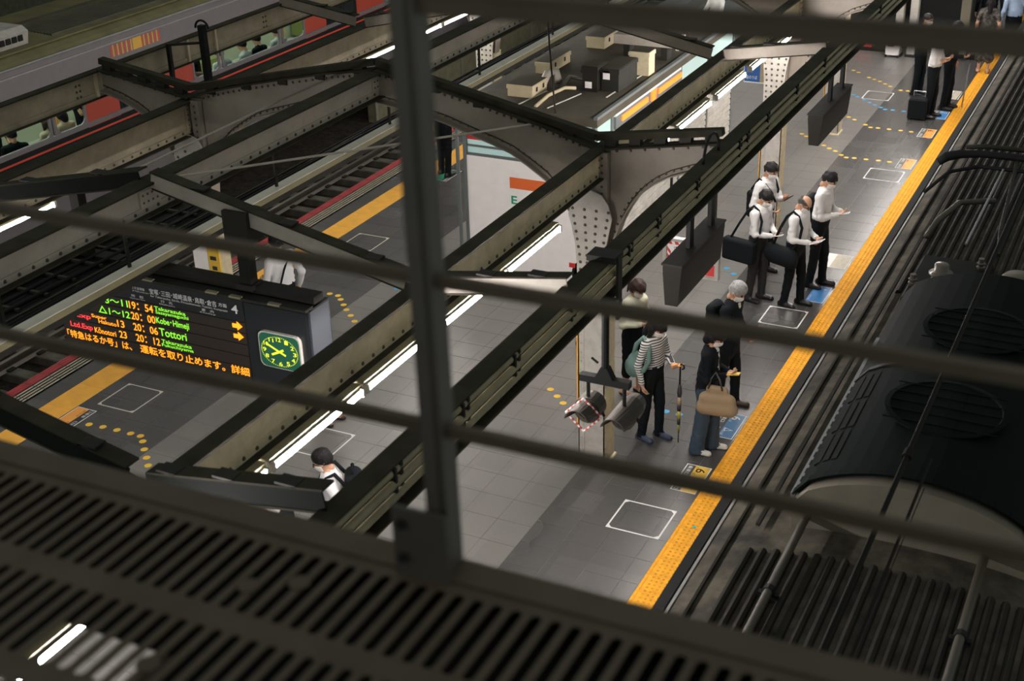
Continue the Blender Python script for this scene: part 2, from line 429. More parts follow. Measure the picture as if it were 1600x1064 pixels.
# G1: eaves channel with three conduits on its outer face
G1 = thing('eaves_beam', 'dark eaves beam carrying three olive cable conduits, nearest the yellow paving', 'beam', (-3.78, 2.6, 3.62))
MB().box(-3.87, -3.72, 2.6, 38, 3.925, 3.94).build('top_flange', 'grime', G1)
MB().box(-3.79, -3.775, 2.6, 38, 3.63, 3.925).build('web', 'dark_steel', G1)
MB().box(-3.87, -3.70, 2.6, 38, 3.615, 3.632).build('bottom_flange', 'grime', G1)
for k, z in enumerate((3.895, 3.82, 3.745)):
    MB().tube([(-3.735 + .012 * k, 2.6, z), (-3.735 + .012 * k, 38, z)], .024 if k != 1 else .028, 8).build('conduit', 'conduit', G1, smooth=True)
for y in [4.2, 5.0, 5.75, 6.6, 7.35, 8.3, 9.45, 10.1, 11.1, 12.35, 12.6, 13.3, 14.4, 15.6, 17.0, 18.5, 20]:
    mb = MB()
    for z in (3.895, 3.82, 3.745): mb.box(-3.775, -3.700, y - .012, y + .012, z - .036, z + .036)
    mb.box(-3.775, -3.712, y + .07, y + .1, 3.70, 3.93); mb.build('conduit_clamp', 'black', G1)
G1b = thing('eaves_beam', 'dark bracket ring and bent pipe on the eaves beam beside the near column', 'pipe', (-3.75, 11.9, 3.6))
MB().tube([(-3.80 + 0, 11.75 + .22 * math.cos(t), 3.95 + .22 * math.sin(t)) for t in np.linspace(-.4, math.pi + .4, 12)], .014, 6).build('pipe_loop', 'black', G1b)
G1b.name = 'pipe_loop_bracket'

pb = thing('cable_post_frame', 'two black cable posts joined by a bent pipe, standing at the olive eaves girder', 'frame', (-11.3, 13.5, 3.4))
MB().box(-11.665, -11.615, 13.48, 13.53, 3.40, 3.93).build('post', 'black', pb); MB().box(-11.10, -11.02, 13.46, 13.54, 3.42, 4.22).build('post', 'black', pb)
MB().bar((-11.65, 13.5, 3.41), (-11.05, 13.5, 3.46), .04, .04).build('foot_bar', 'dark_steel', pb); MB().bar((-11.65, 13.5, 3.92), (-11.06, 13.5, 4.0), .03, .03).build('head_bar', 'dark_steel', pb)
MB().tube([(-11.06 + .1 * math.cos(t), 13.5, 4.18 + .1 * math.sin(t)) for t in np.linspace(0, math.pi, 9)], .014, 6).build('bent_pipe', 'black', pb)
# main arched frames at the columns
def arch_half(t, y, sgn, outer):
    """web plate of one rafter bay; profile given for the right-hand half of the roof, mirrored when sgn < 0"""
    X = (lambda x: x) if sgn > 0 else mx
    if outer:   # column to eaves
        top = [(-5.2, 3.70), (-3.99, 3.90), (-3.87, 3.92)]
        low = [(-5.03, 2.40), (-5.0, 2.57), (-4.96, 2.75), (-4.90, 2.93), (-4.82, 3.09), (-4.74, 3.21), (-4.65, 3.31), (-4.53, 3.41), (-4.38, 3.50), (-4.15, 3.59), (-3.87, 3.66)]
        poly = [(-5.2, 2.40)] + low + top[::-1]
    else:       # column to ridge
        top = [(-5.2, 3.70), (-5.79, 3.87), (-6.45, 4.02), (-7.17, 4.17), (-7.77, 4.26)]
        low = [(-5.36, 2.40), (-5.40, 2.75), (-5.46, 2.98), (-5.55, 3.12), (-5.75, 3.31), (-5.95, 3.44), (-6.14, 3.55), (-6.34, 3.62), (-6.55, 3.68), (-6.91, 3.79), (-7.18, 3.85), (-7.77, 3.93)]
        poly = [(-5.2, 2.40)] + low + top[::-1]
    P = [(X(a), b) for a, b in poly]
    MB().prism(P, 'y', y - .006, y + .006).build('web', 'steel_arch', t)
    lo = [(X(a), b) for a, b in low]; tp = [(X(a), b) for a, b in top]
    MB().strip(lo, 'y', y - .085, y + .085, .014).build('arch_flange', 'steel_arch', t)
    MB().strip(tp, 'y', y - .085, y + .085, -.016 if sgn > 0 else .016).build('top_flange', 'grime', t)
    mb = MB(); rv = []
    for i in range(len(lo) - 1):
        a, b = Vector((lo[i][0], y - .012, lo[i][1])), Vector((lo[i + 1][0], y - .012, lo[i + 1][1]))
        d = (b - a).normalized(); nrm = Vector((-d.z, 0, d.x))
        if nrm.z < 0: nrm = -nrm
        if abs(nrm.z) < .3: nrm = Vector((1 if (sgn > 0) != outer else -1, 0, .1)); nrm = -nrm if outer and sgn > 0 else nrm
        off = .045
        n = max(1, round((b - a).length / .085))
        for k in range(n):
            p = a.lerp(b, (k + .5) / n); inw = Vector((-5.2 if sgn > 0 else mx(-5.2), p.y, 3.7)) - p; q = nrm if nrm.dot(inw) > 0 or abs(p.x - X(-5.2)) > .5 else -nrm
            rv.append(p + q * off)
    for i in range(len(tp) - 1):
        rv += [Vector((p.x, y - .012, p.y)) for p in [Vector(tp[i]).lerp(Vector(tp[i + 1]), (k + .5) / 8) - Vector((0, .05)) for k in range(8)]]
    for p in rv: mb.dome(p, (0, -1, 0), .016)
    mb.build('rivets', 'rivet', t, kind='stuff')
    # angle strip that backs the rivets
    MB().strip([(a, b + .055) for a, b in lo], 'y', y - .012, y - .006, .010).build('arch_angle', 'grime', t)
    # raised purlin rail on the rafter
    a, b = (X(tp and top[0][0]), top[0][1] + .11), (X(top[-1][0]), top[-1][1] + .09)
    MB().bar((a[0], y + .02, a[1]), (b[0], y + .02, b[1]), .10, .07).build('purlin_rail', 'grime', t)
    for k in range(5):
        f = (k + .6) / 5; px, pz = a[0] + (b[0] - a[0]) * f, a[1] + (b[1] - a[1]) * f
        MB().box(px - .06, px + .06, y - .03, y + .06, pz - .11, pz - .02).build('rail_spacer', 'dark_steel', t)

def frame(y, word):
    for sgn, side in ((1, 'near'), (-1, 'far')):
        t = thing('arched_rafter', 'riveted arched rafter, %s column to eaves, %s' % (side, word), 'rafter', (-5.2 if sgn > 0 else mx(-5.2), y, 2.4)); arch_half(t, y, sgn, True)
        t = thing('arched_rafter', 'riveted arched rafter, %s column up to ridge, %s' % (side, word), 'rafter', (-5.2 if sgn > 0 else mx(-5.2), y, 2.4)); arch_half(t, y, sgn, False)
frame(12.3, 'in the frame in front of the kiosk')
frame(19.9, 'in the frame behind the four men')

# light channel rafters half-way between
def channel_frame(y, word, zo=0.0, dark=''):
    for sgn, side in ((1, 'near'), (-1, 'far')):
        X = (lambda x: x) if sgn > 0 else mx
        for (x0, z0), (x1, z1), part in (((-5.25, 3.80), (-7.72, 4.33), 'ridge'), ((-5.10, 3.80), (-3.83, 4.0), 'eaves')):
            t = thing('channel_rafter', 'plain channel rafter on the %s side rising to the %s, %s' % (side, part, word), 'rafter', (X(x0), y, z0))
            a, b = Vector((X(x0), y, z0 + zo)), Vector((X(x1), y, z1 + zo))
            MB().bar(a + Vector((0, 0, -.06)), b + Vector((0, 0, -.06)), .012, .14).build('web', 'tray' if side in dark else 'steel_arch' if y > 15 else 'steel_grey', t)  # darker web tones offset the strong light of lamps close by
            MB().bar(a + Vector((0, .05, .012)), b + Vector((0, .05, .012)), .12, .014).build('top_flange', 'grime', t)
            MB().bar(a + Vector((0, .05, -.135)), b + Vector((0, .05, -.135)), .12, .014).build('bottom_flange', 'grime', t)
            for f in (.12, .45, .8):
                p = a.lerp(b, f); MB().box(p.x - .07, p.x + .07, y - .01, y + .09, p.z + .02, p.z + .035).build('cleat', 'dark_steel', t)
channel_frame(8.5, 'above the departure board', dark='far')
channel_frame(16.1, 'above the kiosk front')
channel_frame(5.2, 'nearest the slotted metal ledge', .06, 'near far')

# columns
def column(x, y, label, zt=2.42):
    t = thing('steel_column', label, 'column', (x, y, 0))
    w, d = .155, .15
    MB().box(x - w + .03, x + w - .03, y - d + .01, y - d + .022, 0, zt).box(x - w + .03, x + w - .03, y + d - .022, y + d - .01, 0, zt).build('web_plate', 'steel_pale', t)
    MB().box(x - w, x - w + .012, y - d, y + d, 0, zt).box(x + w - .012, x + w, y - d, y + d, 0, zt).build('side_plate', 'steel', t)
    MB().box(x - w, x - w + .07, y - d, y - d + .012, 0, zt).box(x + w - .07, x + w, y - d, y - d + .012, 0, zt).build('corner_angle', 'steel_pale', t)
    MB().bev(x - .18, x + .18, y - .18, y + .18, 0, .03, .008).build('base_plate', 'steel', t)
    MB().box(x - w - .012, x - w, y - d - .012, y - d + .01, .5, 1.95).build('corner_guard', 'tactile_flat', t)
    mb = MB()
    for sx in (-1, 1):
        rivet_row(mb, lin((x + sx * (w - .035), y - d, .06), (x + sx * (w - .035), y - d, zt), .105), (0, -1, 0), .014)
    rivet_row(mb, lin((x + w, y - d + .04, .06), (x + w, y - d + .04, zt), .105), (1, 0, 0), .012)
    mb.build('rivets', 'rivet_l', t, kind='stuff')
    # flared gusset with a field of rivets
    gp = [(x - .150, 2.0), (x + .150, 2.0), (x + .155, 2.45), (x + .175, 2.68), (x + .215, 2.88), (x + .24, 3.0), (x + .20, 3.14), (x + .12, 3.25), (x, 3.29), (x - .12, 3.25), (x - .21, 3.14), (x - .25, 3.0), (x - .215, 2.88), (x - .175, 2.68), (x - .155, 2.45)]
    MB().prism(gp, 'y', y - .165, y - .150).build('gusset', 'steel_pale', t)
    mb = MB()
    for i in range(13):
        z = 2.05 + i * .085; hw = .115 + max(0, z - 2.5) * .15
        for k in range(4): mb.dome((x - hw + 2 * hw * k / 3, y - .165, z), (0, -1, 0), .019)
    mb.build('gusset_rivets', 'rivet', t, kind='stuff')
    # web of the frame above the gusset, and stiffeners
    MB().box(x - .16, x + .16, y - .03, y + .03, 2.4, 3.70).build('head_plate', 'steel_arch', t)
    MB().box(x + .04, x + .16, y - .10, y - .02, 3.02, 3.68).build('head_angle', 'steel_arch', t)
    mb = MB(); rivet_row(mb, lin((x + .10, y - .10, 3.05), (x + .10, y - .10, 3.66), .075), (0, -1, 0), .016); mb.build('head_rivets', 'rivet', t, kind='stuff')
    return t
column(-5.2, 12.3, 'riveted pale steel column behind the two hanging signal lamps')
column(-5.40, 19.75, 'riveted pale steel column standing behind the four men')
column(-5.75, 25.1, 'riveted pale steel column half hidden by the farther hanging sign', )
column(-10.36, 12.3, 'riveted steel column beyond the departure board')
column(-10.36, 19.9, 'riveted steel column on the far side beyond the ridge girder')
cn = thing('column_notice', 'yellow notice beside a white one on the column beyond the departure board', 'notice', (-10.3, 12.1, 1.1))
MB().box(-10.27, -10.10, 12.10, 12.125, 1.05, 2.05).build('yellow_panel', 'stk_yellow', cn); MB().box(-10.50, -10.28, 12.105, 12.128, 1.05, 2.05).build('white_panel', 'white', cn)
for k_ in range(5): MB().box(-10.24 + .02 * (k_ % 2), -10.15, 12.096, 12.10, 1.20 + k_ * .13, 1.25 + k_ * .13).build('dark_mark', 'stk_dark', cn)
# duct hung under the ridge
du = thing('cable_duct', 'long off-white duct hung below the ridge girder, in front of the board', 'duct', (-7.83, 4, 3.4))
MB().box(-7.90, -7.775, 4, 30, 3.545, 3.555).build('lid', 'duct', du)
MB().box(-7.895, -7.785, 4, 30, 3.482, 3.545).build('body', 'duct_side', du)
MB().box(-7.87, -7.795, 4, 30, 3.42, 3.482).build('lower_rail', 'dark_steel', du)
for y in (6.1, 6.75, 8.2, 10.4, 12.6, 14.8, 17, 19, 21, 23):
    MB().box(-7.86, -7.84, y, y + .03, 3.55, 3.985).build('hanger', 'dark_steel', du)
for y in (6.4, 6.95, 8.05, 10.9):
    MB().tube([(-7.84, y, 4.0), (-8.0, y, 3.95), (-8.0, y + .45, 3.95), (-8.0, y + .5, 3.85)], .014, 6).build('bracket_rod', 'steel', du)
# open cable trays beside the duct: dark pan, rungs, cables
ty = thing('cable_tray', 'dark cable tray with rungs and black cables between the ridge girder and the duct', 'tray', (-8.1, 4, 3.38))
MB().box(-8.25, -7.91, 4, 30, 3.385, 3.392).build('pan', 'tray_pan', ty)
MB().box(-8.95, -8.25, 4, 10.3, 3.385, 3.392).build('wide_pan', 'tray_pan', ty)
MB().box(-8.975, -8.95, 4, 10.3, 3.38, 3.46).build('far_lip', 'duct_side', ty)
MB().box(-8.27, -8.25, 4, 30, 3.38, 3.43).build('middle_lip', 'rung', ty)
for y in np.arange(4.2, 30, .34): MB().box(-8.25, -7.91, y, y + .05, 3.40, 3.415).build('rung', 'rung', ty)
for y in np.arange(4.3, 10.2, .34): MB().box(-8.85, -8.35, y, y + .035, 3.40, 3.425).build('rung', 'rung', ty)
for k, (x, r, y1) in enumerate(((-8.86, .02, 10), (-8.72, .025, 10), (-8.55, .018, 10), (-8.40, .022, 10), (-8.19, .02, 30), (-8.13, .026, 30), (-8.05, .018, 30), (-7.98, .024, 30))):
    MB().tube([(x + .015 * math.sin(j * 1.7 + k * 2), 4 + j, 3.425) for j in range(int(y1 - 3))], r, 6).build('cable', 'black', ty, smooth=True)
# brace rods
for a, b, lab in (((-5.9, 12.25, 3.88), (-7.55, 8.55, 4.30), 'thin brace rod crossing above the left platform edge to the kiosk frame'),
                  ((mx(-5.9) + .6, 12.25, 3.80), (-8.05, 8.55, 4.26), 'thin brace rod on the far roof slope')):
    r = MB().tube([a, b], .011, 6).build('brace_rod', 'steel_grey'); tag(r, lab, 'rod')
r = MB().tube([(-7.36, 16.0, 2.78), (-7.06, 15.2, 3.9), (-6.9, 14.8, 4.6)], .012, 6).build('drop_cable', 'dark_steel'); tag(r, 'dark cable dropping to the front edge of the kiosk roof', 'cable')

# fluorescent lamps in rows
def lamp_proto():
    mbh = MB(); mbh.prism([(-.05, .045), (.05, .045), (.05, .030), (-.05, .030)], 'y', 0, 1.17); mbh.prism([(-.09, -.02), (-.065, .030), (.045, .030), (.062, .012), (.056, .010), (.042, .024), (-.062, .024), (-.084, -.022)], 'y', 0, 1.17)
    h = mbh.mesh('housing', 'conduit')
    t = MB().tube([(0.062, .03, -.018), (0.062, 1.14, -.018)], .019, 8).mesh('tube', 'tube', smooth=True)
    c = MB().box(.02, .085, .0, .03, -.045, .02).mesh('lamp_holder', 'steel_pale')
    return h, t, c
LH, LT, LC = lamp_proto()
LTF = MB().tube([(0.062, .03, -.018), (0.062, 1.14, -.018)], .019, 8).mesh('tube', 'tube_far', smooth=True)
def lamp(x, y, z, lab, grp):
    t = thing('tube_lamp', lab, 'lamp', (x, y, z), grp)
    link('housing', LH, t); link('tube', LT if x > -8 else LTF, t); link('lamp_holder', LC, t); link('lamp_holder', LC, t, (0, 1.14, 0))
ystart = [3.85, 5.02, 6.23, 7.43, 8.63, 9.76, 12.72, 14.18, 15.55, 16.95, 18.2, 20.4, 21.6, 22.8, 24.0, 25.2, 26.4, 27.6, 28.8, 30.0]
for i, y in enumerate(ystart): lamp(-5.06, y, 3.36, ORD[i] + ' lit tube lamp under the near girder, counted from the ledge slots', 'tube lamps along the near girder')
for i, y in enumerate([7.2, 8.72, 14.15, 15.9, 17.12, 18.35, 20.4, 21.6, 22.8, 24.0, 25.2, 26.4, 27.6, 28.8]):
    lamp(-10.40, y, 3.22, ('lit tube lamp under the far girder just outside the left picture edge' if i == 0 else ORD[i - 1] + ' lit tube lamp under the far girder, counted from the left picture edge'), 'tube lamps along the far girder')
# ================================================================== window frame and slotted ledge close to the camera
M['frame_brown'] = mat('frame_brown', (0.092, 0.073, 0.052), 0.65, spec=.3, var=0.12, vscale=8)
M['frame_grey'] = mat('frame_grey', (0.078, 0.071, 0.060), 0.6, var=0.12, vscale=8)
FY = 2.0
wf = thing('window_frame', 'out-of-focus brown metal window frame crossing the whole view', 'frame', (-1.18, FY, 6.44))
def mullion(x, w, z0, z1):
    MB().box(x - w / 2, x + w / 2 - .014, FY - .03, FY + .03, z0, z1).box(x + w / 2 - .014, x + w / 2, FY - .022, FY + .03, z0, z1).build('mullion', 'frame_grey', wf)
mullion(-1.18, .044, 6.40, 8.6)
def transom(z, h, x0, x1, name='transom'):
    MB().box(x0, x1, FY - .006, FY + .008, z - h / 2, z + h / 2 - .008).box(x0, x1, FY - .010, FY + .010, z + h / 2 - .008, z + h / 2).build(name, 'frame_brown', wf)
transom(7.602, .041, -1.18, 1.6, 'top_transom')
transom(7.088, .027, -3.2, -1.20); transom(7.088, .027, -1.16, 1.6)
transom(6.769, .029, -3.2, -1.20); transom(6.769, .029, -1.16, 1.6)
# angle shoe that fixes the mullion to the ledge
sh = MB(); sh.box(-1.27, -1.145, FY - .055, FY - .045, 6.42, 6.60).box(-1.27, -1.145, FY - .055, FY + .03, 6.42, 6.43); sh.build('shoe', 'frame_grey', wf)
mb = MB()
for dx, dz in ((-1.245, 6.565), (-1.245, 6.485)): mb.lathe([(.012, 0), (.012, .008), (.007, .012)], (dx, FY - .067, dz), 6, axis='y')
mb.build('shoe_bolts', 'dark_steel', wf, kind='stuff')
# ledge: folded lip and a perforated top in rows of long slots
lg = thing('slotted_ledge', 'out-of-focus brown metal ledge with rows of long ventilation slots', 'ledge', (-1.2, 1.7, 6.3))
LZ = 6.44
MB().box(-3.4, 1.4, 1.955, 2.03, LZ - .006, LZ + .006).build('front_lip', 'frame_brown', lg)
MB().box(-3.4, 1.4, 2.022, 2.03, LZ - .10, LZ).build('lip_face', 'frame_brown', lg)
rows = [(1.70, 1.925), (1.425, 1.642), (1.15, 1.367), (0.875, 1.09)]
edges = [1.955] + [v for r in rows for v in (r[1], r[0])] + [0.80]
mb = MB()
for a, b in zip(edges[0::2], edges[1::2]): mb.box(-3.4, 1.4, b, a, LZ - .004, LZ)
mb.build('solid_strip', 'frame_brown', lg)
P, SW = .0425, .024
rib = MB(); rib.box(-(P - SW) / 2, (P - SW) / 2, 0, 1, -.004, 0)
for a, b in rows:
    mb = MB(); x = -3.4 + P / 2
    k = 0
    while x < 1.4:
        e = (P - SW) / 2
        mb.box(x - e, x + e, a - .001, b + .001, LZ - .004, LZ)
        # rounded ends of the slot beside this rib
        for yy, s in ((a, 1), (b, -1)):
            c = x + P / 2
            pts = [(c - SW / 2 - .0005, yy - s * .0005)] + [(c - SW / 2 * math.cos(t), yy + s * (SW / 2 - SW / 2 * math.sin(t))) for t in np.linspace(0, math.pi, 7)] + [(c + SW / 2 + .0005, yy - s * .0005)]
            mb.prism(pts[:5] + [(c, yy - s * .0005)], 'z', LZ - .004, LZ); mb.prism([(c, yy - s * .0005)] + pts[4:], 'z', LZ - .004, LZ)
        x += P; k += 1
    mb.build('slot_row', 'frame_brown', lg, kind='stuff')
for i, (x, y) in enumerate(((-1.43, 1.83), (-1.52, 1.78), (-1.30, 1.52), (-1.55, 1.50), (-0.62, 1.8), (-.9, 1.55))):
    MB().lathe([(.024, 0), (.024, .003), (.012, .005)], (x, y, LZ), 10).build('fixing_disc', 'frame_brown', lg)
# tray below the slots, open at one bay
MB().box(-1.60, 1.4, .75, 2.023, LZ - .09, LZ - .085).box(-3.4, -1.60, 1.62, 2.023, LZ - .09, LZ - .085).box(-3.4, -1.91, .75, 1.62, LZ - .09, LZ - .085).build('tray', 'tray', lg)
MB().box(-3.4, 1.4, .74, .75, LZ - .09, LZ).build('tray_end', 'tray', lg)
wf.rotation_euler.y = -.0105; lg.rotation_euler.y = -.0125
# ================================================================== train on the right: dark grey roof
M['roof_mott'] = mat('roof_mottled', (0.085, 0.074, 0.056), 0.8, spec=.15, var=0.35, vscale=5, dirt=(0.018, 0.018, 0.017), dscale=2.2, damt=0.9)
M['roof_dark'] = mat('roof_dark', (0.010, 0.011, 0.010), 0.7, spec=.12, var=0.3, vscale=5)  # base kept very dark to hold the shade over the roof
M['roof_rib'] = mat('roof_rib', (0.022, 0.020, 0.016), 0.7, spec=.15, var=0.3, vscale=5)
M['gutter'] = mat('gutter_alu', (0.30, 0.30, 0.31), 0.35, metal=0.3, var=0.1); M['gutter_dim'] = mat('gutter_dull', (0.13, 0.125, 0.12), 0.6, var=0.2)
M['unit_dark'] = mat('unit_dark', (0.0015, 0.0045, 0.0042), 0.7, spec=.06, var=0.15)  # near-black teal base carries the shade over this train
M['unit_front'] = mat('unit_front', (0.15, 0.135, 0.105), 0.6, spec=.2, var=0.08)
M['porcelain'] = mat('porcelain', (0.11, 0.095, 0.075), 0.3)
M['pipe_beige'] = mat('pipe_beige', (0.055, 0.05, 0.036), 0.5)
tr = thing('train_car', 'commuter train with a dark ribbed roof, beside the yellow tactile paving', 'train', (-1.15, 12, -1.2))
Y0, Y1 = 3.0, 33.0
xc = -1.15
def arch_z(x):  # crown of the roof
    t = abs(x - xc) / 1.33
    return 2.46 - .20 * t ** 2.6
MB().box(xc - 1.42, xc + 1.42, Y0, Y1, -.95, 2.10).build('body', 'steel_pale', tr)
MB().box(xc - 1.50, xc - 1.42, Y0, Y1, 2.02, 2.20).build('eaves_seal', 'black', tr)
MB().prism([(xc - 1.42, 2.10), (xc - 1.40, 2.215), (xc - 1.375, 2.225), (xc - 1.36, 2.19), (xc - 1.36, 2.10)], 'y', Y0, Y1).build('gutter', 'gutter_dim', tr)
pts = [(xc - 1.36 + 2.72 * k / 24, 0) for k in range(25)]; pts = [(x, max(2.17, arch_z(x) - .02)) for x, _ in pts]
MB().prism([(xc - 1.36, 2.08)] + pts + [(xc + 1.36, 2.08)], 'y', Y0, Y1).build('roof_skin', 'roof_mott', tr)
MB().box(xc - 1.24, xc - 1.22, Y0, Y1, 2.28, 2.305).build('roof_bead', 'roof_rib', tr)
MB().box(xc - 1.08, xc - 1.05, 8.3, Y1, 2.36, 2.385).build('roof_bead', 'roof_rib', tr)
def ribs(y0, y1, x0, x1, pitch=.098):
    x = x0
    while x <= x1:
        z = arch_z(x) - .02
        MB().prism([(x - .034, z - .01), (x - .022, z + .028), (x, z + .036), (x + .022, z + .028), (x + .034, z - .01)], 'y', y0, y1).build('roof_rib', 'roof_rib', tr)
        x += pitch
ribs(3.0, 8.0, xc - 1.03, xc + 1.05)
ribs(12.9, 30, xc - 1.0, xc + 1.05)
for x in (-1.87, -.62):
    MB().tube([(x, 3, arch_z(x) + .07), (x, 6.6, arch_z(x) + .07), (x, 7.4, arch_z(x) + .075), (x, 8.5, arch_z(x) + .09)], .032, 8).build('roof_pipe', 'pipe_beige', tr, smooth=True)
    for y in (6.1, 6.75, 7.4):
        MB().box(x - .07, x + .07, y - .02, y + .02, arch_z(x) + .01, arch_z(x) + .055).tube([(x, y - .025, arch_z(x) + .072), (x, y + .025, arch_z(x) + .072)], .042, 8).build('pipe_clip', 'black', tr)
# air-conditioning unit with a domed cover
ac = []
for k in range(17):
    t = k / 16; x = -2.0 + 1.70 * t; ac.append((x, 2.60 + .33 * math.sin(math.pi * t) ** .55))
ac0 = [(-2.02, 2.36)] + ac + [(-.28, 2.36)]
unit = MB().prism(ac0, 'y', 8.50, 12.35).build('air_conditioner', 'unit_dark', tr)
fr = [(xc + (x - xc) * .985, 2.40 + (z - 2.40) * .95) for x, z in ac]
MB().prism([(-1.98, 2.37)] + fr + [(-.32, 2.37)], 'y', 8.36, 8.50).build('front_cowl', 'unit_front', unit)
MB().strip([(x - .0, z + .004) for x, z in ac], 'y', 8.44, 8.52, .018).build('cowl_trim', 'unit_dark', unit)
MB().strip(ac, 'y', 10.35, 10.40, .012).build('cover_joint', 'black', unit)
MB().box(-2.05, -2.0, 8.55, 11.4, 2.50, 2.545).build('side_rail', 'gutter', unit)
for j in range(3):
    for i in range(3):
        x = -1.935 + i * .060; z = 2.60 + .33 * math.sin(math.pi * (x + 2.0) / 1.7) ** .55; z2 = 2.60 + .33 * math.sin(math.pi * (x + 2.04) / 1.7) ** .55
        MB().prism([(x, z - .01), (x + .04, z2 - .01), (x + .04, z2 + .006), (x, z + .006)], 'y', 8.75 + j * .52, 9.2 + j * .52).build('louvre', 'tray', unit)
for j in range(14):
    MB().box(-2.03, -2.015, 8.6 + j * .13, 8.68 + j * .13, 2.547, 2.549).build('rail_slot', 'black', unit)
for (cx, cy) in ((-1.15, 9.6), (-1.15, 11.1)):
    MB().lathe([(.46, 0), (.46, .012), (.42, .016), (.41, .006), (.1, .006)], (cx, cy, 2.918), 28).build('fan_ring', 'unit_dark', unit)
    for a in range(5):
        MB().bar((cx - .42, cy - .3 + .15 * a, 2.93), (cx + .42, cy - .3 + .15 * a, 2.93), .010, .008).build('fan_bar', 'unit_dark', unit)
# arrester platform, insulators and cables behind the unit
MB().bev(-2.05, -1.35, 12.45, 13.6, 2.42, 2.52, .02).build('equipment_base', 'roof_dark', tr)
MB().lathe([(.10, 0), (.10, .04), (.075, .05), (.075, .09), (.12, .10), (.12, .115), (.07, .13), (.07, .2), (.06, .21)], (-1.76, 12.9, 2.52), 16).build('insulator', 'porcelain', tr, smooth=True)
for x, y in ((-2.0, 12.75), (-1.5, 12.75), (-1.45, 13.4)): MB().lathe([(.035, 0), (.045, .03), (.03, .04), (.045, .07), (.03, .08), (.03, .12)], (x, y, 2.52), 10).build('small_insulator', 'porcelain', tr)
MB().tube([(-2.0, 12.42, 2.46), (-1.9, 12.4, 2.60), (-1.7, 12.42, 2.64), (-1.45, 12.45, 2.60), (-1.2, 12.5, 2.52)], .035, 8).build('cable', 'pipe_beige', tr, smooth=True)
MB().tube([(-2.15, 14.3, 2.44), (-2.1, 14.6, 2.52), (-1.95, 15.1, 2.58), (-1.7, 15.25, 2.58), (-1.62, 15.4, 2.54)], .035, 8).build('cable', 'pipe_beige', tr, smooth=True)
MB().tube([(-1.72, 14.2, 2.45), (-1.62, 15.9, 2.75)], .014, 6).build('stay_rod', 'gutter', tr)
MB().lathe([(.14, 0), (.16, .02), (.17, .3), (.13, .34)], (-1.02, 12.75, 2.45), 18).build('vent_drum', 'unit_front', tr, smooth=True)
MB().box(-.75, -.1, 13.2, 14.6, 2.4, 2.56).build('junction_box', 'unit_dark', tr)
# folded pantograph: horn and frame across the roof
pg = thing('pantograph', 'dark current collector arm with curved horn across the ribbed train roof', 'pantograph', (-1.2, 16.2, 2.45))
hp = [(-2.36, 15.95, 2.74), (-2.28, 16.0, 2.80), (-2.14, 16.05, 2.83), (-1.9, 16.1, 2.845), (-1.15, 16.1, 2.85), (-.2, 16.1, 2.845), (0.05, 16.0, 2.78)]
MB().tube(hp, [.05, .062, .055, .045, .045, .045, .04], 8).build('collector_horn', 'black', pg, smooth=True)
MB().tube([(a + .02, b + .3, c) for a, b, c in hp[2:]], .03, 8).build('collector_strip', 'dark_steel', pg, smooth=True)
MB().tube([(-2.36, 15.2, 2.62), (-2.2, 15.75, 2.70), (-1.9, 15.95, 2.74), (-1.3, 15.95, 2.74)], .022, 6).build('guide_wire', 'black', pg)
MB().tube([(-1.5, 16.2, 2.82), (-1.4, 14.3, 2.62), (-1.35, 13.9, 2.5)], .022, 6).build('lower_arm', 'dark_steel', pg)
MB().tube([(-.8, 16.2, 2.82), (-.85, 14.3, 2.62), (-.9, 13.9, 2.5)], .022, 6).build('lower_arm', 'dark_steel', pg)
# overhead wires
M['wire'] = mat('wire_dark', (0.012, 0.011, 0.009), 0.8, spec=.1)
for a, b, r, lab in (((-1.16, 3.0, 3.40), (-1.16, 40, 3.40), .019, 'thick overhead contact wire above the dark train roof'),
                     ((-1.01, 3.0, 3.40), (-1.01, 8.0, 3.40), .010, 'thin overhead wire dropping onto the air-conditioning cowl'),
                     ((-1.09, 3.0, 3.05), (-1.07, 8.3, 2.98), .004, 'hair-thin wire beside the contact wire over the cowl')):
    w = MB().tube([a, b], r, 6).build('overhead_wire', 'wire'); tag(w, lab, 'wire')
mb = MB(); mb.lathe([(.034, 0), (.034, .09)], (-1.16, 7.95, 3.40), 10, axis='y'); o = mb.build('wire_clamp', 'wire'); tag(o, 'dark clamp on the contact wire above the cowl', 'clamp')

# ================================================================== train on the left: silver with red doors
M['silver'] = mat('silver_body', (0.165, 0.152, 0.157), 0.45, metal=0.15, var=0.05)
M['red_door'] = mat('red_panel', (0.36, 0.048, 0.026), 0.5)
M['red_line'] = mat('red_line', (0.55, 0.06, 0.03), 0.5)
M['pane'] = mat('window_glass', (0.85, 0.95, 0.92), 0.03, trans=1.0, spec=0.3); M['pane'].node_tree.nodes['Principled BSDF'].inputs['IOR'].default_value = 1.05
M['seat_green'] = mat('seat_olive', (0.20, 0.22, 0.06), 0.8)
M['interior'] = mat('interior_panel', (0.34, 0.36, 0.26), 0.6)
M['grab_orange'] = mat('grab_orange', (0.75, 0.32, 0.03), 0.5)
M['grab_yellow'] = mat('grab_yellow', (0.75, 0.50, 0.03), 0.5)
M['ceil_lamp'] = mat('train_lamp', (1, 1, 1), 0.4, emit=(0.92, 1.0, 0.93), estr=15)
M['roof_olive'] = mat('roof_olive', (0.14, 0.125, 0.05), 0.6, var=0.25, vscale=3)
M['roof_olive_d'] = mat('roof_olive_dark', (0.055, 0.055, 0.030), 0.6, var=0.25, vscale=3)
t2 = thing('train_car', 'silver commuter train with red doors seen through the roof steelwork', 'train', (-18.67, 20, -1.2))
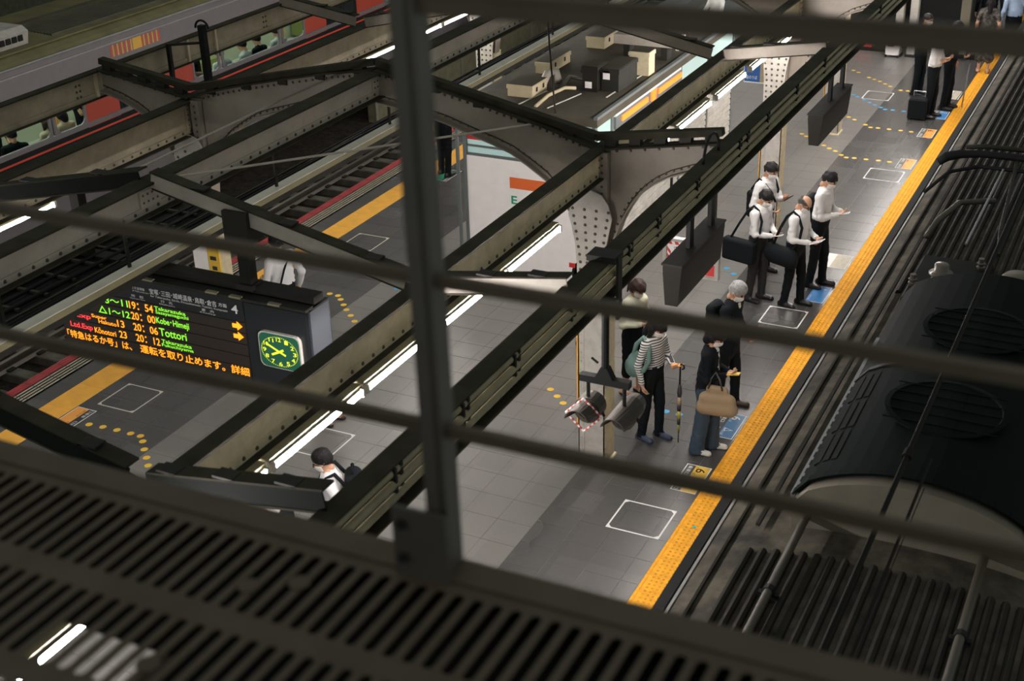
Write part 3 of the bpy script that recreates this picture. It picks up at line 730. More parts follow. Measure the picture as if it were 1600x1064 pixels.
X0 = -17.2; A0, A1 = 10.0, 40.0
def side_panel(y0, y1, z0, z1, m, name='side_panel', x=X0, th=.03): return MB().box(x - th, x, y0, y1, z0, z1).build(name, m, t2)
side_panel(A0, A1, -.75, .80, 'silver'); side_panel(A0, A1, 1.74, 2.42, 'silver')
side_panel(A0, A1, .885, .92, 'red_line', 'waist_stripe', X0 + .006); side_panel(A0, A1, .80, 1.02, 'black', 'waist_band', X0 + .003)
side_panel(A0, A1, 1.02, 1.10, 'silver', 'window_sill', X0 + .02, .06)
MB().box(X0 - .03, X0 + .02, A0, A1, 2.30, 2.325).build('rain_rail', 'gutter', t2)
MB().tube([(X0 + .005, A0, 2.44), (X0 + .005, A1, 2.44)], .02, 6).build('cantrail', 'gutter', t2)
bays = [(10.0, 16.70), (16.76, 17.56), ('r', 17.57, 18.42), ('d', 18.42, 19.72), ('r', 19.72, 20.56), (20.56, 21.42), (21.50, 23.52), (23.58, 24.43), ('r', 24.43, 25.27), ('d', 25.27, 26.55), ('r', 26.55, 27.75), (27.75, 28.7), (28.76, 30.8), (30.9, 31.7), ('r', 31.7, 32.6), ('d', 32.6, 33.9), ('r', 33.9, 34.8), (34.8, 40)]
for b in bays:
    if b[0] == 'r': side_panel(b[1], b[2], 1.0, 1.74, 'red_door', 'red_panel', X0 + .004)
    elif b[0] == 'd':
        m = (b[1] + b[2]) / 2
        for q0, q1 in ((b[1], m - .01), (m + .01, b[2])):
            d = side_panel(q0, q1, -.05, 1.74, 'black', 'door', X0 - .01)
            MB().box(X0 - .01, X0 - .004, q0 + .12, q1 - .12, .9, 1.68).build('door_glass', 'glass', d)
    else:
        y0, y1 = b
        w = MB()
        w.box(X0 - .03, X0 + .01, y0, y0 + .05, 1.06, 1.74).box(X0 - .03, X0 + .01, y1 - .05, y1, 1.06, 1.74).box(X0 - .03, X0 + .01, y0, y1, 1.69, 1.74).box(X0 - .03, X0 + .012, y0, y1, 1.04, 1.11)
        for yy, s in ((y0 + .05, 1), (y1 - .05, -1)):
            for zz, u in ((1.11, 1), (1.69, -1)):
                w.prism([(yy, zz), (yy + s * .09, zz), (yy + s * .03, zz + u * .03), (yy, zz + u * .09)], 'x', X0 - .028, X0 + .008)
        fr = w.build('window_frame', 'silver', t2)
        MB().box(X0 - .018, X0 - .014, y0 + .05, y1 - .05, 1.11, 1.69).build('pane', 'pane', fr)
# decorated band of stripes above the windows
cols = [M['red_line'], mat('band_purple', (.20, .05, .12), .5), mat('band_gold', (.62, .36, .05), .5)]
for k in range(23):
    y = 18.40 + k * .06
    c = cols[2] if 10 <= k <= 13 else cols[k % 2 if k % 2 == 0 else 2]
    MB().box(X0, X0 + .003, y, y + (.06 if 10 <= k <= 13 else .034), 2.06, 2.27).build('band_stripe', c, t2)
# roof: shoulder, ribbed deck, air conditioner
MB().prism([(X0, 2.42), (X0 - .12, 2.50), (X0 - .35, 2.58), (X0 - 1.47, 2.66), (X0 - 2.6, 2.58), (X0 - 2.95, 2.42)], 'y', A0, A1).build('roof_skin', 'roof_olive', t2)
for k in range(15):
    x = X0 - .55 - k * .075; z = 2.60 + .05 * (k / 15)
    MB().prism([(x - .022, z - .01), (x - .012, z + .028), (x + .012, z + .028), (x + .022, z - .01)], 'y', 17.6, A1).build('roof_rib', 'roof_olive_d', t2)
MB().tube([(X0 - .30, A0, 2.585), (X0 - .30, A1, 2.585)], .02, 6).build('roof_bead', 'roof_olive', t2)
u = MB().prism([(X0 - .55, 2.58), (X0 - .50, 2.82), (X0 - .62, 2.90), (X0 - 2.4, 2.92), (X0 - 2.5, 2.58)], 'y', 13.0, 17.05).build('air_conditioner', 'steel_pale', t2)
for k in range(6):
    MB().box(X0 - .505, X0 - .490, 16.1 + k * .14, 16.2 + k * .14, 2.68, 2.78).build('vent_slot', 'black', u)
# interior
MB().box(X0 - 2.95, X0 - .03, A0, A1, -.06, 0).build('cabin_floor', 'interior', t2)
MB().box(X0 - 2.95, X0 - 2.9, A0, A1, 0, 2.3).build('far_wall', 'interior', t2)
MB().box(X0 - 2.9, X0 - .03, A0, A1, 2.28, 2.32).build('cabin_ceiling', 'interior', t2)
for x in (X0 - .9, X0 - 2.0):
    MB().box(x - .05, x + .05, A0, A1, 2.25, 2.28).build('ceiling_lamp', 'ceil_lamp', t2)
for (y0, y1) in ((13.5, 17.4), (20.7, 24.3), (27.9, 31.6)):
    for xx in (X0 - .55, X0 - 2.85):
        MB().box(xx, xx + .5, y0, y1, .05, .42).build('seat', 'seat_green', t2)
        MB().box(X0 - .12 if xx > -18.5 else X0 - 2.9, X0 - .04 if xx > -18.5 else X0 - 2.8, y0, y1, .42, .85).build('seat_back', 'seat_green', t2)
    MB().box(X0 - 2.9, X0 - 2.85, y0 + .3, y1 - .3, .95, 1.75).build('far_window', 'glass', t2)
for y in (14.9, 15.75, 17.45, 20.65, 22.3, 24.35, 26.0):
    MB().tube([(X0 - .62, y, 0), (X0 - .62, y, 2.25)], .02, 8).build('grab_pole', 'grab_orange', t2, smooth=True)
for y in (16.9, 20.9, 22.9, 25.7, 25.85): MB().tube([(X0 - 1.6, y, 0), (X0 - 1.6, y, 2.25)], .022, 8).build('grab_pole', 'grab_yellow', t2, smooth=True)
MB().box(X0 - 2.95, X0 - 2.92, A0, A1, -.75, 2.45).build('outer_side', 'silver', t2)
MB().box(X0 - 2.8, X0 - .1, A0 + .5, A1, -.95, -.3).build('underframe', 'dark_steel', t2)
for y in (13, 15.2, 27, 29.2):
    for xx in (X0 - .7, X0 - 2.1): MB().lathe([(.43, -.06), (.43, .06)], (xx, y, -.56), 20, axis='x').build('wheel', 'dark_steel', t2)
for y in (4.2, 6.4, 26, 28.2):
    for xx in (xc - .6, xc + .6): MB().lathe([(.43, -.06), (.43, .06)], (xx, y, -.56), 20, axis='x').build('wheel', 'dark_steel', tr)
# ================================================================== departure board
M['board'] = mat('board_black', (0.010, 0.0115, 0.014), 0.4)
M['board_row'] = mat('board_row', (0.020, 0.014, 0.010), 0.5)
M['board_side'] = mat('board_side', (0.040, 0.045, 0.055), 0.4)
M['led_o'] = mat('led_orange', (0.3, 0.1, 0), 0.5, emit=(1.0, 0.30, 0.015), estr=1.7)
M['led_g'] = mat('led_green', (0.1, 0.3, 0), 0.5, emit=(0.26, 0.85, 0.05), estr=1.15)
M['led_r'] = mat('led_red', (0.3, 0, 0), 0.5, emit=(1.0, 0.045, 0.05), estr=1.6)
M['hdr'] = mat('header_white', (0.50, 0.50, 0.48), 0.5, emit=(1, 1, 0.96), estr=0.10)
M['clock_face'] = mat('clock_green', (0.012, 0.075, 0.045), 0.35, emit=(0.02, 0.20, 0.10), estr=0.10)
M['clock_num'] = mat('clock_yellow', (0.5, 0.55, 0.03), 0.5, emit=(0.75, 0.85, 0.03), estr=0.75)
BY = 8.40
bd = thing('departure_board', 'black hanging departure board with orange and green lettering and a clock', 'board', (-6.85, 8.55, 2.45))
MB().box(-8.97, -6.17, BY + .012, 8.74, 2.45, 3.34).build('casing', 'board', bd)
MB().box(-6.19, -6.165, BY + .05, 8.72, 2.47, 3.33).box(-6.17, -6.15, BY + .02, BY + .06, 2.45, 3.34).build('side_cover', 'board_side', bd)
MB().box(-8.97, -6.17, BY - .015, 8.50, 3.34, 3.365).build('top_hood', 'dark_steel', bd)
MB().box(-8.97, -6.17, 8.52, 8.66, 3.365, 3.43).build('top_beam', 'dark_steel', bd)
for x in (-8.6, -7.9, -7.2, -6.95, -6.55): MB().box(x, x + .12, BY - .02, BY + .02, 3.355, 3.372).build('hood_catch', 'conduit', bd)
for z0, z1 in ((3.135, 3.335), (3.027, 3.120), (2.918, 3.018), (2.805, 2.908), (2.692, 2.796), (2.48, 2.682)):
    MB().box(-8.95, -6.83, BY + .004, BY + .013, z0, z1).build('display_row', 'board_row' if z1 < 3.13 else 'board', bd)
MB().box(-6.815, -6.18, BY + .002, BY + .013, 2.47, 3.325).build('clock_panel', 'board', bd)
ps = MB().box(-6.90, -6.79, 8.50, 8.60, 3.42, 4.10).box(-6.97, -6.72, 8.45, 8.66, 3.84, 4.12).build('hanger_post', 'dark_steel', bd)
MB().box(-6.93, -6.76, 8.47, 8.63, 3.40, 3.45).build('hanger_foot', 'dark_steel', bd)
MB().box(-8.70, -8.60, 8.50, 8.60, 3.42, 4.05).build('hanger_post', 'dark_steel', bd)
EX, EZ = (1, 0, 0), (0, 0, 1)
def bt(s, m, x0, x1, z, h, dy=0.0, bold=.012): text(s, m, bd, (x0, BY - .001 - dy, z), EX, EZ, x1 - x0, h, bold=bold)
bt('3～11', 'led_g', -8.385, -8.125, 3.040, .068); bt('19：54', 'led_o', -8.11, -7.835, 3.036, .075)
bt('Takarazuka', 'led_g', -7.82, -7.47, 3.075, .036); bt('Sasayamaguchi', 'led_g', -7.81, -7.445, 3.030, .042)
bt('△1～12', 'led_g', -8.487, -8.12, 2.930, .075); bt('20：00', 'led_o', -8.105, -7.828, 2.930, .075); bt('Kobe･Himeji', 'led_g', -7.818, -7.452, 2.925, .080)
bt('L.Exp', 'led_r', -8.86, -8.60, 2.82, .058); bt('Super', 'led_o', -8.588, -8.41, 2.852, .045); bt('Hakuto', 'led_o', -8.512, -8.30, 2.815, .040); bt('13', 'led_o', -8.288, -8.205, 2.818, .072)
bt('20：06', 'led_o', -8.10, -7.82, 2.820, .075); bt('Tottori', 'led_g', -7.803, -7.497, 2.822, .078)
bt('Ltd.Exp', 'led_r', -8.868, -8.60, 2.704, .068); bt('Kōnotori', 'led_o', -8.578, -8.325, 2.706, .060); bt('23', 'led_o', -8.285, -8.198, 2.710, .072)
bt('20：12', 'led_o', -8.09, -7.813, 2.712, .075); bt('Takarazuka', 'led_g', -7.793, -7.455, 2.752, .036); bt('Fukuchiyama', 'led_g', -7.795, -7.44, 2.708, .040)
bt('「特急はるか号」は、', 'led_o', -8.928, -8.16, 2.598, .082); bt('運転を取り止めます。詳細', 'led_o', -8.06, -6.845, 2.600, .086)
for z in (3.04, 2.94): 
    MB().prism([(-6.965, z + .022), (-6.915, z + .022), (-6.915, z), (-6.86, z + .042), (-6.915, z + .084), (-6.915, z + .060), (-6.965, z + .060)], 'y', BY - .002, BY + .003).build('arrow', 'led_o', bd)
bt('宝塚･三田･城崎温泉･鳥取･倉吉', 'hdr', -7.845, -7.11, 3.225, .055, bold=.004); bt('方面', 'hdr', -7.09, -7.0, 3.238, .036, bold=.004); bt('for Takarazuka, Sanda, Kinosakionsen, Tottori, Kurayoshi', 'hdr', -7.84, -7.0, 3.193, .024, bold=0)
bt('ＪＲ宝塚線', 'hdr', -8.04, -7.90, 3.24, .028, bold=0); bt('JR Takarazuka Line', 'hdr', -8.04, -7.86, 3.215, .016, bold=0); bt('4', 'hdr', -6.955, -6.885, 3.200, .082, bold=.01)
for s, e, x in (('時　刻', 'Departure Time', -8.06), ('行　先', 'Destination', -7.73), ('種　別', 'Type', -8.42), ('案　内', 'Delay', -7.28)):
    bt(s, 'hdr', x, x + .13, 3.160, .026, bold=0); bt(e, 'hdr', x - .02, x + .15, 3.140, .012, bold=0)
# clock, ten to eight
CXc, CZc, CW = -6.465, 2.935, .215
def sq(r, k=.055):
    out = []
    for cx, cz, a0 in ((1, 1, 0), (-1, 1, 90), (-1, -1, 180), (1, -1, 270)):
        for a in (0, 30, 60, 90):
            t = math.radians(a0 + a); out.append((CXc + cx * (r - k) + k * math.cos(t), CZc + cz * (r - k) * .70 + k * math.sin(t)))
    return out
ck = MB().prism(sq(CW), 'y', BY - .03, BY + .004).build('clock', 'steel_pale', bd)
MB().prism(sq(CW - .012), 'y', BY - .034, BY - .029).build('clock_face', 'clock_face', ck)
for k in range(1, 13):
    t = math.radians(90 - 30 * k); x, z = CXc + .155 * math.cos(t), CZc + .115 * math.sin(t)
    text(str(k), 'clock_num', ck, (x - (.018 if k < 10 else .024), BY - .036, z - .019), EX, EZ, .036 if k < 10 else .048, .038, name='numeral', bold=.015)
for ang, ln, w in ((150, .155, .016), (-28, .07, .016), (210, .095, .020), (35, .05, .020)):
    t = math.radians(ang); a = Vector((CXc, BY - .038, CZc)); b = a + Vector((math.cos(t) * ln, 0, math.sin(t) * ln * .8))
    MB().bar(a, b, w, .003, up=(0, 1, 0)).build('clock_hand', 'clock_num', ck)
mb = MB()
for k in range(60):
    t = math.radians(6 * k); mb.box(CXc + .185 * math.cos(t) - .003, CXc + .185 * math.cos(t) + .003, BY - .037, BY - .035, CZc + .137 * math.sin(t) - .003, CZc + .137 * math.sin(t) + .003)
mb.build('minute_marks', 'clock_num', ck, kind='stuff')

# ================================================================== hanging sign boxes, signal lamps
def hanging_sign(y0, y1, z0, z1, posts, label):
    t = thing('hanging_sign', label, 'sign', (-3.78, (y0 + y1) / 2, z0))
    MB().prism([(-3.84, z0), (-3.72, z0), (-3.69, z1 - .05), (-3.69, z1), (-3.87, z1), (-3.87, z1 - .05)], 'y', y0, y1).build('sign_box', 'signbox', t)
    MB().box(-3.88, -3.68, y0 - .01, y1 + .01, z1, z1 + .018).build('lid', 'dark_steel', t)
    for y in posts: MB().box(-3.80, -3.76, y - .055, y + .055, z1, 3.63).build('post', 'black', t)
    MB().box(-3.84, -3.75, posts[0] - .06, posts[0] + .06, z0 + .16, z1).build('post_cover', 'black', t)
hanging_sign(10.68, 11.92, 2.86, 3.25, (11.15, 11.76), 'dark sign box hung on two posts beside the red and white notice')
hanging_sign(15.62, 17.05, 2.87, 3.24, (16.28, 16.88), 'dark sign box hung on two posts in front of the farthest column')

sg = thing('signal_lamp_bracket', 'black T-shaped bracket hanging from the eaves beam with two hooded lamps', 'bracket', (-3.77, 9.1, 2.8))
MB().tube([(-3.77, 9.1, 3.62), (-3.77, 9.1, 2.90)], .032, 10).build('drop_pole', 'black', sg)
MB().box(-3.90, -3.66, 9.02, 9.2, 3.94, 3.99).box(-3.665, -3.645, 9.06, 9.14, 3.45, 3.98).box(-3.90, -3.885, 9.06, 9.14, 3.6, 3.98).box(-3.90, -3.64, 9.06, 9.14, 3.585, 3.605).build('beam_clamp', 'dark_steel', sg)
MB().bar((-3.99, 9.1, 2.865), (-3.55, 9.1, 2.865), .07, .06).build('cross_bar', 'black', sg)
MB().prism([(-3.85, 2.89), (-3.69, 2.89), (-3.74, 2.99), (-3.80, 2.99)], 'y', 9.06, 9.14).build('gusset', 'black', sg)
MB().tube([(-3.84, 9.12, 3.0), (-3.90, 9.12, 3.04)], .01, 6).build('cable_gland', 'black', sg)
M['hood'] = mat('hood_brown', (0.050, 0.042, 0.034), 0.55, spec=.3, var=0.12)
M['tape_r'] = mat('tape_red', (0.60, 0.05, 0.05), 0.6); M['tape_w'] = mat('tape_white', (0.75, 0.73, 0.71), 0.6)
def signal(x, zc, dy, label, drop, taped):
    t = thing('signal_lamp', label, 'signal', (x, 9.1, zc))
    MB().tube([(x, 9.1, 2.84), (x, 9.1, zc + .09)], .017, 8).build('stem', 'black', t)
    mb = MB(); yb = 9.1
    mb.lathe([(.055, .34), (.085, .30), (.105, .20), (.105, -.02)] if not taped else [(.10, .16), (.118, .13), (.118, -.02)], (x, yb - .02, zc), 20, axis='y'); mb.build('lamp_body', 'hood', t, smooth=False)
    # half-cylinder hood, drooping lip
    n = 14; vs = []; fs = []
    for j, (yy, a_) in enumerate(((yb - .02, 1.0), (yb - .26, .62))):
        for k in range(n + 1):
            ang = math.pi / 2 + (k / n - .5) * 2 * math.radians(115 if j == 0 else 80)
            for r in (.108, .100): vs.append((x + r * math.cos(ang), yy, zc + r * math.sin(ang)))
    W = 2 * (n + 1)
    for k in range(n):
        a, b = 2 * k, 2 * k + 2
        fs += [(a, b, W + b, W + a), (a + 1, W + a + 1, W + b + 1, b + 1), (W + a, W + b, W + b + 1, W + a + 1)]
    MB().add(vs, fs).build('hood', 'hood', t)
    MB().lathe([(.088, 0), (.07, -.02), (.03, -.03)], (x, yb - .04, zc), 18, axis='y').build('lens', 'glass', t, smooth=True)
    MB().tube([(x + .10, yb + .02, zc), (x + .12, yb + .05, zc - .07)], .012, 6).build('cable_tail', 'black', t)
    if taped:
        ct = Vector((x, yb - .10, zc - .01)); R_ = .155
        cs = [ct + Vector((R_ * math.cos(a), .015 * math.cos(a), R_ * math.sin(a))) for a in (math.pi / 2, 0, -math.pi / 2, math.pi)]
        for i in range(4):
            for k in range(9):
                a, b = cs[i].lerp(cs[(i + 1) % 4], k / 9), cs[i].lerp(cs[(i + 1) % 4], (k + 1) / 9)
                MB().tube([a, b], .009, 6).build('tape_piece', 'tape_r' if k % 2 else 'tape_w', t)
    return t
signal(-3.92, 2.57, 0, 'hooded brown signal lamp framed by red and white striped tape', 0, True)
signal(-3.60, 2.56, 0, 'hooded brown signal lamp without tape, in front of the striped shirt', 0, False)

# emergency notice hung behind the nearer sign box
em_ = thing('warning_notice', 'white framed notice with red hazard stripes behind the dark sign box', 'sign', (-4.2, 12.45, 2.4))
NY = 12.47
MB().box(-4.49, -3.93, NY, NY + .04, 2.385, 2.735).build('panel', 'white', em_)
f_ = MB(); f_.box(-4.515, -4.475, NY - .02, NY + .05, 2.36, 2.76).box(-3.945, -3.905, NY - .02, NY + .05, 2.36, 2.76).box(-4.475, -3.945, NY - .02, NY + .05, 2.36, 2.39).box(-4.475, -3.945, NY - .02, NY + .05, 2.73, 2.76); f_.build('frame', 'steel_pale', em_)
for k in range(7):
    x = -4.47 + k * .075; MB().prism([(x, 2.73), (x + .04, 2.73), (x + .055, 2.69), (x + .015, 2.69)], 'y', NY - .003, NY).build('hazard_stripe', 'tape_r', em_)
for k in range(4):
    z = 2.66 - k * .075; MB().prism([(-4.47, z), (-4.43, z - .05), (-4.43, z - .09), (-4.47, z - .04)], 'y', NY - .003, NY).build('hazard_stripe', 'tape_r', em_)
MB().box(-4.20, -3.95, NY - .003, NY, 2.395, 2.52).build('red_field', 'tape_r', em_)
text('非常', 'black', em_, (-4.40, NY - .003, 2.60), EX, EZ, .17, .075); text('ボタン', 'black', em_, (-4.40, NY - .003, 2.50), EX, EZ, .22, .07)
for x in (-4.45, -3.97): MB().box(x - .012, x + .012, NY + .01, NY + .03, 2.75, 3.66).box(x - .012, x + .012, 12.34, NY + .01, 3.60, 3.66).build('hanger', 'dark_steel', em_)

# ================================================================== kiosk
M['kiosk_roof'] = mat('kiosk_roof', (0.075, 0.066, 0.048), 0.75, spec=.2, var=0.25, vscale=2, dirt=(0.05, 0.044, 0.033), dscale=1.5, damt=0.6)
M['aqua'] = mat('aqua_glass', (0.38, 0.52, 0.50), 0.2, emit=(0.55, 0.78, 0.76), estr=0.22)
M['kiosk_frame'] = mat('kiosk_frame', (0.15, 0.17, 0.17), 0.45, metal=0.2)
M['lit_white'] = mat('lit_fascia', (0.40, 0.45, 0.45), 0.4, emit=(0.90, 1.0, 1.0), estr=0.35)
M['lit_orange'] = mat('lit_orange', (0.8, 0.2, 0.02), 0.4, emit=(1.0, 0.21, 0.02), estr=1.1)
M['lit_red'] = mat('lit_red', (0.7, 0.05, 0.05), 0.4, emit=(0.75, 0.05, 0.06), estr=0.8)
M['logo_orange'] = mat('logo_orange', (0.80, 0.16, 0.035), 0.5); M['logo_red'] = mat('logo_red', (0.55, 0.03, 0.03), 0.5); M['logo_green'] = mat('logo_green', (0.02, 0.32, 0.18), 0.5)
M['cream_box'] = mat('cream_box', (0.50, 0.42, 0.27), 0.6, var=0.1)
kx0, kx1, ky0, ky1 = -8.78, -6.78, 16.0, 22.0
kk = thing('kiosk', 'white-walled platform shop with flat brown roof and lit orange fascia', 'kiosk', (-7.78, 16, 0))
MB().box(kx0 + .02, kx1 - .02, ky0 + .04, ky1, 0, 2.66).build('carcass', 'white', kk)
wp = MB().box(kx0 + .04, kx1 - .02, ky0, ky0 + .05, .04, 2.03).build('front_panel', 'white', kk)
MB().box(kx0 + .04, kx1 - .02, ky0 + .005, ky0 + .05, 2.03, 2.07).box(kx0 + .04, kx1 - .02, ky0 + .005, ky0 + .05, 2.16, 2.19).build('front_rail', 'kiosk_frame', kk)
MB().box(kx0 + .06, kx1 - .05, ky0 + .02, ky0 + .05, 2.07, 2.16).build('front_glazing', 'aqua', kk)
MB().box(kx0 + .06, kx0 + .75, ky0 + .015, ky0 + .05, 2.26, 2.33).build('red_strip', 'logo_red', kk)
MB().box(kx0 + .06, kx1 - .05, ky0 + .02, ky0 + .05, 2.19, 2.66).build('upper_panel', 'aqua', kk)
for x in (kx0, kx1 - .04): MB().box(x, x + .045, ky0 - .02, ky0 + .06, 0, 2.70).build('corner_post', 'kiosk_frame', kk)
MB().box(kx0 - .10, kx0 - .06, ky0 - .05, ky0 - .01, 0, 2.45).build('outer_post', 'kiosk_frame', kk)
MB().box(-7.05, -7.02, ky0 + .0, ky0 + .04, 2.1, 2.7).build('orange_edge', 'logo_orange', kk)
# shop mark on the front panel: a broad orange 7 bar, red stem, green letters, all partly hidden by the girder
LY = ky0 - .004
MB().box(-8.07, -7.48, LY, ky0, 1.63, 1.79).build('mark_bar', 'logo_orange', kk)
MB().prism([(-7.48, 1.79), (-7.30, 1.79), (-7.62, 1.05), (-7.80, 1.05), (-7.72, 1.40), (-7.60, 1.62), (-7.48, 1.63)], 'y', LY - .002, ky0).build('mark_stem', 'logo_red', kk)
text('E', 'logo_green', kk, (-8.05, LY - .003, 1.40), EX, EZ, .09, .12, bold=.02)
# roof deck
MB().bev(kx0 - .05, kx1 + .05, ky0 - .06, ky1, 2.66, 2.78, .02).build('roof_deck', 'kiosk_roof', kk)
MB().box(kx1 + .0, kx1 + .055, ky0 - .06, ky1, 2.76, 2.80).build('roof_edging', 'kiosk_frame', kk)
for a, b in (((-8.0, 16.1, 2.785), (-7.9, 16.9, 2.785)), ((-7.55, 16.15, 2.785), (-7.4, 16.95, 2.785)), ((-7.0, 16.9, 2.785), (-6.95, 18.3, 2.785))):
    MB().bar(a, b, .02, .012).build('roof_seam', 'steel_pale', kk)
# lit long side
SX = kx1 - .01
for y0, y1 in ((16.06, 16.55), (16.62, 19.3), (19.36, 20.6), (20.66, 21.9)):
    MB().box(SX - .02, SX, y0, y1, 2.0, 2.62).build('side_glazing', 'aqua', kk)
    for k in range(20): MB().prism([(SX - .02, .08 + k * .096), (SX + .012, .10 + k * .096), (SX + .006, .17 + k * .096), (SX - .02, .176 + k * .096)], 'y', y0, y1).build('shutter_slat', 'steel_pale', kk)
    MB().box(SX - .02, SX + .012, y0, y1, 2.62, 2.66).build('side_rail', 'kiosk_frame', kk)
    MB().box(SX - .02, SX + .02, y1, y1 + .06, 0, 2.66).build('side_post', 'kiosk_frame', kk)
MB().box(SX, SX + .03, 16.66, 19.28, 2.60, 2.65).build('fascia_light', 'lit_white', kk)
MB().box(SX, SX + .055, 16.86, 17.84, 2.49, 2.565).build('fascia_orange', 'lit_orange', kk)
MB().box(SX, SX + .055, 18.28, 19.26, 2.49, 2.565).build('fascia_orange', 'lit_orange', kk)
MB().prism([(17.98, 2.46), (18.12, 2.46), (18.18, 2.60), (17.98, 2.60)], 'x', SX, SX + .06).build('fascia_mark_orange', 'lit_orange', kk)
MB().prism([(18.12, 2.46), (18.16, 2.46), (18.22, 2.60), (18.18, 2.60)], 'x', SX, SX + .06).build('fascia_mark_red', 'lit_red', kk)
MB().box(SX, SX + .035, 16.66, 19.28, 2.42, 2.595).build('fascia_board', 'kiosk_frame', kk)
# equipment on the kiosk roof, each a thing of its own
def roof_box(x, y, w, l, h, m, label, latches=True, z=2.78):
    t = thing('equipment_box', label, 'box', (x, y, z))
    MB().bev(x - w / 2, x + w / 2, y - l / 2, y + l / 2, z, z + h, .01).build('case', m, t)
    MB().bev(x - w / 2 - .012, x + w / 2 + .012, y - l / 2 - .012, y + l / 2 + .012, z + h - .04, z + h + .02, .01).build('lid', m, t)
    MB().box(x - w / 2, x + w / 2, y - l / 2, y + l / 2, z + h + .02, z + h + .024).build('dust_top', 'kiosk_roof', t)
    if latches:
        for f in (.25, .7): MB().box(x + w / 2 + .012, x + w / 2 + .02, y - l / 2 + l * f - .02, y - l / 2 + l * f + .02, z + h - .08, z + h - .02).build('latch', 'dark_steel', t)
roof_box(-8.13, 16.75, .38, .48, .15, 'cream_box', 'cream equipment box nearest the front of the kiosk roof')
roof_box(-8.35, 18.1, .22, .75, .15, 'cream_box', 'cream equipment box second along the kiosk roof behind the hose')
roof_box(-8.20, 19.7, .30, .7, .16, 'cream_box', 'cream equipment box farthest along the kiosk roof')
roof_box(-7.33, 17.25, .22, .30, .34, 'signbox', 'tall dark grey cabinet on the kiosk roof', False)
roof_box(-7.07, 17.55, .26, .7, .30, 'dark_steel', 'long black cabinet with a white plate on the kiosk roof', False)
o = MB().box(-7.17, -7.07, 17.188, 17.195, 2.95, 3.07).build('name_plate', 'white'); tag(o, 'small white plate on the black cabinet of the kiosk roof', 'plate')
o = MB().box(-7.40, -7.30, 17.09, 17.098, 2.83, 2.92).build('data_label', 'white'); tag(o, 'small white label on the tall grey cabinet of the kiosk roof', 'label')
roof_box(-7.0, 18.25, .3, .24, .32, 'steel', 'brown cabinet behind the black one on the kiosk roof', False)
t = thing('air_duct', 'grey metal air duct lying across the kiosk roof', 'duct', (-7.4, 19.3, 2.9))
MB().box(-7.75, -6.72, 19.0, 19.24, 2.98, 3.12).build('trunk', 'steel_grey', t); MB().box(-6.75, -6.70, 18.97, 19.27, 2.96, 3.14).build('duct_flange', 'steel_pale', t); [MB().box(q_, q_ + .1, 19.02, 19.22, 2.78, 2.98).build('duct_foot', 'dark_steel', t) for q_ in (-7.6, -7.0)]
for pts, r, m, lab in (([(-7.75, 17.0, 2.80), (-7.72, 17.3, 2.9), (-7.5, 17.2, 2.92), (-7.32, 17.15, 2.9)], .03, 'pipe_beige', 'beige hose curving up to the tall grey cabinet'),
                       ([(-7.72, 16.15, 2.79), (-7.74, 16.6, 2.82), (-7.62, 16.9, 2.86), (-7.5, 17.0, 2.84)], .025, 'cream_box', 'cream hose dropping to the front of the kiosk roof'),
                       ([(-8.05, 17.05, 2.8), (-8.05, 17.25, 2.93), (-7.98, 17.4, 2.93), (-7.9, 17.3, 2.82)], .06, 'steel_grey', 'fat grey hose loop beside the cream boxes'),
                       ([(-7.8, 17.9, 2.82), (-7.55, 18.3, 2.88), (-7.3, 18.5, 2.86), (-7.1, 18.6, 2.84)], .03, 'pipe_beige', 'beige hose behind the cabinets on the kiosk roof'),
                       ([(-7.75, 20.0, 2.82), (-7.6, 20.6, 3.0), (-7.4, 20.9, 3.05), (-7.1, 20.6, 2.9)], .09, 'steel_grey', 'fat bent ventilation pipe at the back of the kiosk roof')):
    tag(MB().tube([Vector(a) for a in pts], r, 8).build('hose', m, smooth=True), lab, 'hose')
# round mark and low dark stuff beside the shop front
o = thing('round_sign', 'round black and white sign with red marks low beside the kiosk front', 'sign', (-6.6, 14.9, .4))
MB().lathe([(.20, 0), (.20, .03)], (-6.45, 14.9, 1.02), 24, axis='y').build('disc', 'black', o); MB().lathe([(.165, -.004), (.150, -.004)], (-6.45, 14.9, 1.02), 24, axis='y').build('white_ring', 'white', o); MB().lathe([(.145, -.006), (.02, -.006)], (-6.45, 14.9, 1.02), 24, axis='y').build('inner_disc', 'black', o)
MB().box(-6.68, -6.60, 14.885, 14.9, 1.1, 1.16).box(-6.40, -6.33, 14.885, 14.9, .92, .97).build('red_mark', 'logo_red', o); MB().tube([(-6.45, 14.95, 0), (-6.45, 14.95, .9)], .02, 8).build('sign_pole', 'steel_pale', o); MB().lathe([(.16, 0), (.16, .02), (.03, .04)], (-6.45, 14.95, 0), 16).build('sign_foot', 'dark_steel', o)
